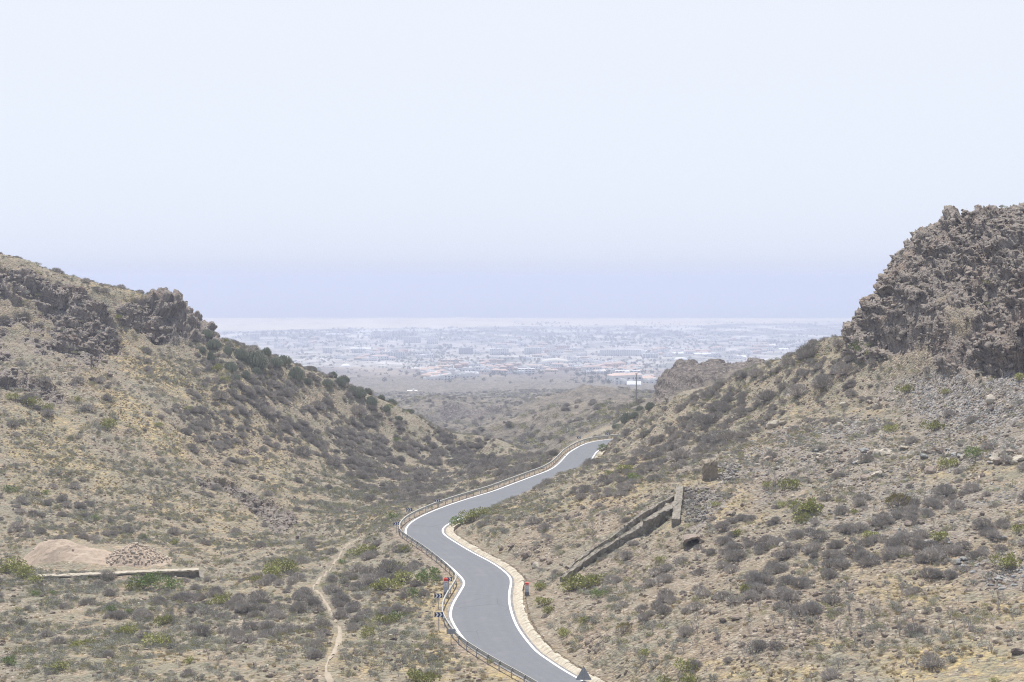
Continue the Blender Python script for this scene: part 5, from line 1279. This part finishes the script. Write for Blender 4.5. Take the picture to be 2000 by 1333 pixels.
for b in BIG: big_building(*b[:7], name='farmhouse' if 'farm' in b[6] else 'apartment_block', roofm=m_terra if b[5] in (m_ochre, m_pink) else None, stepped=.35 if 'stepped' in b[6] else 0)
# white tent domes and sheet roofs
def dome_tent(px, py, wpx, hpx, label, m=None):
    X, Y, Z = plain_spot(px, py); k = Y / F; g = Bag(); nu, nv = 26, 7
    for j in range(nv):
        e = j / (nv - 1) * math.pi / 2
        for i in range(nu): a = 2 * math.pi * i / nu; rr = 1 + .04 * math.cos(6 * a) * math.cos(e); g.V.append((math.cos(a) * math.cos(e) * wpx * k / 2 * rr, math.sin(a) * math.cos(e) * 14 * rr, math.sin(e) * hpx * k))
    for j in range(nv - 1):
        for i in range(nu): g.F.append((j * nu + i, j * nu + (i + 1) % nu, (j + 1) * nu + (i + 1) % nu, (j + 1) * nu + i)); g.M.append(0)
    o = g.obj('tent_dome', [m or m_roofw], smooth=True); o.location = (X, Y, Z); tag(o, label, 'tent', 'white domes and tents')
dome_tent(675, 717, 19, 6, 'bright white tent dome at the left edge of the town, above the left hill'); dome_tent(826, 698, 20, 6, 'bright white dome left of centre beside the dark trees'); dome_tent(1083, 709, 54, 9, 'wide cream tented roof at the centre right of the town', simple('cream_canvas', (.74, .70, .58), (.82, .78, .66), .2)); dome_tent(1198, 709, 24, 3, 'flat white tent roof in front of the long hotel slab'); dome_tent(1330, 703, 26, 5, 'white curved roof above the flat-topped spur')
def hall(px, py, wpx, hpx, label, d=30):
    if py > 750: d = 9
    X, Y, Z = plain_spot(px, py); k = Y / F; w = wpx * k; h = max(hpx * k * .6, 3); r = empty('warehouse', (X, Y, Z - .5)); tag(r, label, 'building', 'white-roofed halls')
    g = Bag(); g.box((0, 0, h / 2), (w, d, h)); 
    g.obj('wall', [m_white], r); b = Bag(); V = [(-w/2-.5, -d/2-.5, h+.02), (w/2+.5, -d/2-.5, h+.02), (w/2+.5, d/2, h+.02), (-w/2-.5, d/2, h+.02), (-w/2-.5, 0, h+4), (w/2+.5, 0, h+4)]; b.V = V; b.F = [(0, 1, 5, 4), (3, 4, 5, 2), (0, 4, 3), (1, 2, 5), (0, 3, 2, 1)]; b.M = [0]*5; b.obj('roof', [m_roofw], r)
HALLS = [(660,655,46,3,'long white roof near the dunes on the left'),(715,650,26,4,'white roof cluster hall under the dunes'),(1320,692,36,3,'long white sheet roof right of the long hotel slab'),(1375,694,40,4,'wedge-like white sheet roof over the flat-topped spur'),(1445,699,22,3,'white sheet roof above the spur, toward the right'),(1510,676,16,3,'small bright white roof at the far right of town'),
 (1238,755,26,2,'thin white shed roof in the field behind the lone pole'),(1175,725,20,3,'white flat roof just before the dark grove'),(1255,688,22,3,'white roof behind the long hotel slab'),(1530,684,18,3,'white roof just above the right ridge'),(705,683,40,2,'long thin white roof above the left dome')]
for h in HALLS: hall(*h)
# ordinary houses: six kinds, copied
def house(kind):
    g = Bag(); r = random.Random(kind); wm = [0, 0, 1, 0, 2, 0][kind % 6]
    for i in range(r.choice((2, 3))):
        w, d, h = r.uniform(8, 15), r.uniform(8, 12), r.uniform(3.2, 7.5); x, y = (i - .8) * r.uniform(7, 10), r.uniform(-3, 3); g.box((x, y, h / 2), (w, d, h), m=wm)
        if kind in (2, 4, 5):
            b = len(g.V); g.V += [(x-w/2-.4, y-d/2-.4, h+.02), (x+w/2+.4, y-d/2-.4, h+.02), (x+w/2+.4, y+d/2+.4, h+.02), (x-w/2-.4, y+d/2+.4, h+.02), (x-w/4, y, h+2), (x+w/4, y, h+2)]
            for f in ((0, 1, 5, 4), (2, 3, 4, 5), (1, 2, 5), (3, 0, 4)): g.F.append(tuple(b + q for q in f)); g.M.append(3)
        else: g.box((x, y - d/2 + .15, h + .3), (w, .3, .6), m=wm); g.box((x + w * .2, y + 1, h + .9), (w * .3, d * .3, 1.8), m=wm)
        for f in range(max(1, int(h / 3))):
            for q in (-.3, 0, .3): g.box((x + q * w, y - d/2 - .02, 1.5 + 3 * f), (1.6, .2, 1.5), m=4)
    return g.mesh('house', [m_white, m_ochre, m_pink, m_terra, m_glass])
HK = [house(k) for k in range(6)]; HN = ['white flat-roofed', 'white blocky', 'ochre tile-roofed', 'white stepped', 'salmon tile-roofed', 'white tile-roofed']
TOWNL = [(498,663,'the farthest-left white block'),(590,672,'the dark-bayed pale block'),(675,717,'the left white tent dome'),(660,655,'the long white roof'),(735,660,'the stepped dune hotel'),(826,698,'the second white dome'),(805,670,'the wide pale apartment block'),(910,692,'the dark grey hotel'),(975,694,'the pale hotel'),
 (1041,692,'the tall white hotel'),(1083,709,'the cream tented roof'),(885,713,'the left ochre row'),(960,713,'the centre ochre row'),(905,733,'the low white row'),(1028,731,'the tall-windowed white block'),(1105,724,'the salmon row'),(1212,695,'the long hotel slab'),(1226,732,'the building behind the pole'),(1375,694,'the wedge-like roof'),
 (1510,676,'the small far-right roof'),(1445,699,'the roof above the spur'),(1100,683,'the upper salmon block'),(700,690,'the low pale apartment block'),(757,640,'the left dune edge'),(950,650,'the central grove'),(1150,655,'the broad far woods'),(1400,655,'the right far woods'),(1000,635,'the middle dune edge'),(1300,670,'the wooded quarter')]
reg = []; g_ = np.random.default_rng(31)
clus = [(640,668,60,9),(700,652,40,6),(870,735,60,9),(930,722,60,8),(1000,680,60,8),(1080,690,50,10),(1150,720,60,8),(1010,722,80,8),(1210,722,40,8),(1250,745,30,6),(1330,690,60,8),(1450,690,80,8),(1500,675,60,6),(720,700,50,8),(800,690,60,10),(860,660,60,8),(950,660,60,8),(1200,660,80,8),(1380,660,100,8),(560,675,50,6),(1100,700,60,8)]
while len(reg) < 285:
    c = clus[g_.integers(len(clus))]; x, y = c[0] + g_.normal() * c[2] * .6, c[1] + g_.normal() * c[3] * .55
    if not (440 < x < 1640 and 642 < y < 752) or (x < 760 and y > 655 + (x - 440) * .25) or (x > 1280 and y > 703): continue
    X, Y, Z = plain_spot(x, y); k = g_.choice([0, 1, 2, 3, 4, 5], p=[.27, .22, .14, .2, .08, .09]); sc = g_.uniform(.9, 1.6)
    o = bpy.data.objects.new('house', HK[k]); C.objects.link(o); o.location = (X, Y, Z - .3); o.scale = (sc * g_.uniform(.9, 1.5), sc, sc); o.rotation_euler = (0, 0, g_.uniform(-.5, .5)); o['category'] = 'house'; o['group'] = 'small houses of the far town'; o['k'] = int(k); reg.append((o, x, y, 0))
_keep = LANDM; LANDM = TOWNL; label_all(reg, lambda o: HN[o['k']], 'house'); 
for o, *_ in reg: del o['k']
# trees between them: nearest ones single, the woods behind as one mass
def far_tree(H, R, n=110, palm=False):
    g = Bag(); g.tube([(0, 0, -.5), (0, 0, H * .55)], [.3, .2], 5, 0); lumps = [(RNG.normal(size=3) * [R * .35, R * .35, H * .12] + [0, 0, H * .62], R * RNG.uniform(.4, .62)) for _ in range(6)]
    for i in range(n):
        c, r_ = lumps[RNG.integers(6)]; d = RNG.normal(size=3); d /= np.linalg.norm(d); p = np.array(c) + d * r_ * RNG.uniform(.7, 1); g.leaf(p, d * R * .25 + RNG.normal(size=3) * R * .15, R * .16, 1)
    return g
FT = []
for H, R in ((8, 4.5), (6, 4), (10, 5), (11, 2.6)): FT.append(far_tree(H, R))
FTP = []
for g in FT:
    tr = Bag(); cr = Bag(); tr.V, cr.V = list(g.V), list(g.V)
    for f, m in zip(g.F, g.M): (tr if m == 0 else cr).F.append(f); (tr if m == 0 else cr).M.append(0)
    def clean(b, nm, mat):
        used = sorted({i for f in b.F for i in f}); mp = {u: i for i, u in enumerate(used)}; b.V = [b.V[u] for u in used]; b.F = [tuple(mp[i] for i in f) for f in b.F]; return b.mesh(nm, [mat])
    FTP.append((clean(tr, 'trunk', m_trunk), clean(cr, 'crown', m_ftree)))
FTM = [g.mesh('tree', [m_trunk, m_ftree]) for g in FT]
wood = dblob([(560,655,130,7,0,1.0),(700,648,60,6,0,.8),(900,645,110,8,0,1),(1050,645,90,7,0,.8),(1180,655,150,8,0,1.0),(1350,663,160,8,0,1.0),(1500,665,100,8,0,.9),(1280,680,90,8,0,.7),(870,685,18,20,0,.8),(1180,715,80,5,0,1.0),(1150,745,50,6,0,.9),(800,712,20,5,0,.9),(640,712,80,3,0,.3),(870,728,50,4,0,.5),(980,733,14,5,0,.9),(1240,720,60,6,0,.9),
  (1000,702,100,4,0,.6),(700,668,80,7,0,.7),(1340,635,120,3,0,.7),(1090,632,60,2,0,.5),(1560,632,80,3,0,.8),(800,655,100,6,0,.6),(640,700,90,4,0,.4),(760,690,80,8,0,.5),(1100,668,120,6,0,.6)])
n = 34000; pyy = g_.uniform(626, 752, n); pxx = g_.uniform(430, 1660, n); keep = g_.random(n) < np.clip(blobs([(560,655,130,7,0,1.0)], pxx, pyy, 0, 0) * 0 + wood(pxx, pyy, pxx * .9, pyy * 4) + .10, 0, 1)
keep &= ~((pxx < 1000) & (pyy < 650 - (pxx - 430) * .022)); keep &= (pyy > 631); keep &= g_.random(n) < .12 + .88 * sstep(.42, .6, vnoise2(pxx / 45, pyy / 3.2, 44) * .6 + .4 * vnoise2(pxx / 13, pyy / 2, 45)) + .6 * (pyy > 700); keep &= ~((pyy > 738) & (g_.random(n) > .25)); pxx, pyy = pxx[keep], pyy[keep]
Dg = np.exp(np.linspace(math.log(1500), math.log(9400), 3000)); sg = eval_s(np.full(Dg.shape, 1000.), np.log(Dg)); Yt = np.interp((LEVEL - pyy) / F, sg, Dg); Zt = np.interp((LEVEL - pyy) / F, sg, sg * Dg); Xt = (pxx - 1000) / F * Yt
sc = g_.uniform(.4, 1.05, len(Xt)) * np.clip(Yt / 4500, .7, 1.3); order = np.argsort(-sc / Yt); reg = []
for k in order[:270]:
    o = empty('tree', (Xt[k], Yt[k], Zt[k]), g_.uniform(0, 6.28)); o.scale = (sc[k],) * 3; v = int(g_.integers(4))
    for nm, me in zip(('trunk', 'crown'), FTP[v]): c = bpy.data.objects.new(nm, me); C.objects.link(c); c.parent = o
    o['category'] = 'tree'; o['group'] = 'single trees in and around the far town'; o['k'] = v; reg.append((o, pxx[k], pyy[k], 0))
LANDM = TOWNL + [(1165,742,'the dark grove'),(1285,752,'the field edge'),(800,740,'the shed line')]; label_all(reg, lambda o: ['dark round', 'dark low', 'dark tall', 'dark slender'][o['k']], 'tree'); LANDM = _keep
for o, *_ in reg: del o['k']
rk = order[270:]; L = list(zip(Xt[rk], Yt[rk], Zt[rk], sc[rk])); as_stuff('town_woods', FTM, L, sink=0)
# scrub on the far valley sides
g_ = np.random.default_rng(55); n = 16000; Yv = np.sqrt(g_.random(n) * (1500 ** 2 - 372 ** 2) + 372 ** 2); pxx = g_.uniform(700, 1560, n); Xv, Yv, Zv, cm, rd, sd, py_ = land(pxx, np.log(Yv))
keep = visible(Xv, Yv, Zv, 1.5) & ~((pxx > 1255) & (Yv < 520)) & (cm < .2) & (g_.random(n) < (.25 + .75 * sstep(.4, .6, vnoise2(Xv / 60, Yv / 60, 4)))); L = list(zip(Xv[keep], Yv[keep], Zv[keep], g_.uniform(.7, 2.2, keep.sum()))); as_stuff('valley_scrub', [SH['grey'][0], SH['dome'][0], SH['grey'][3]], L, sink=.1)
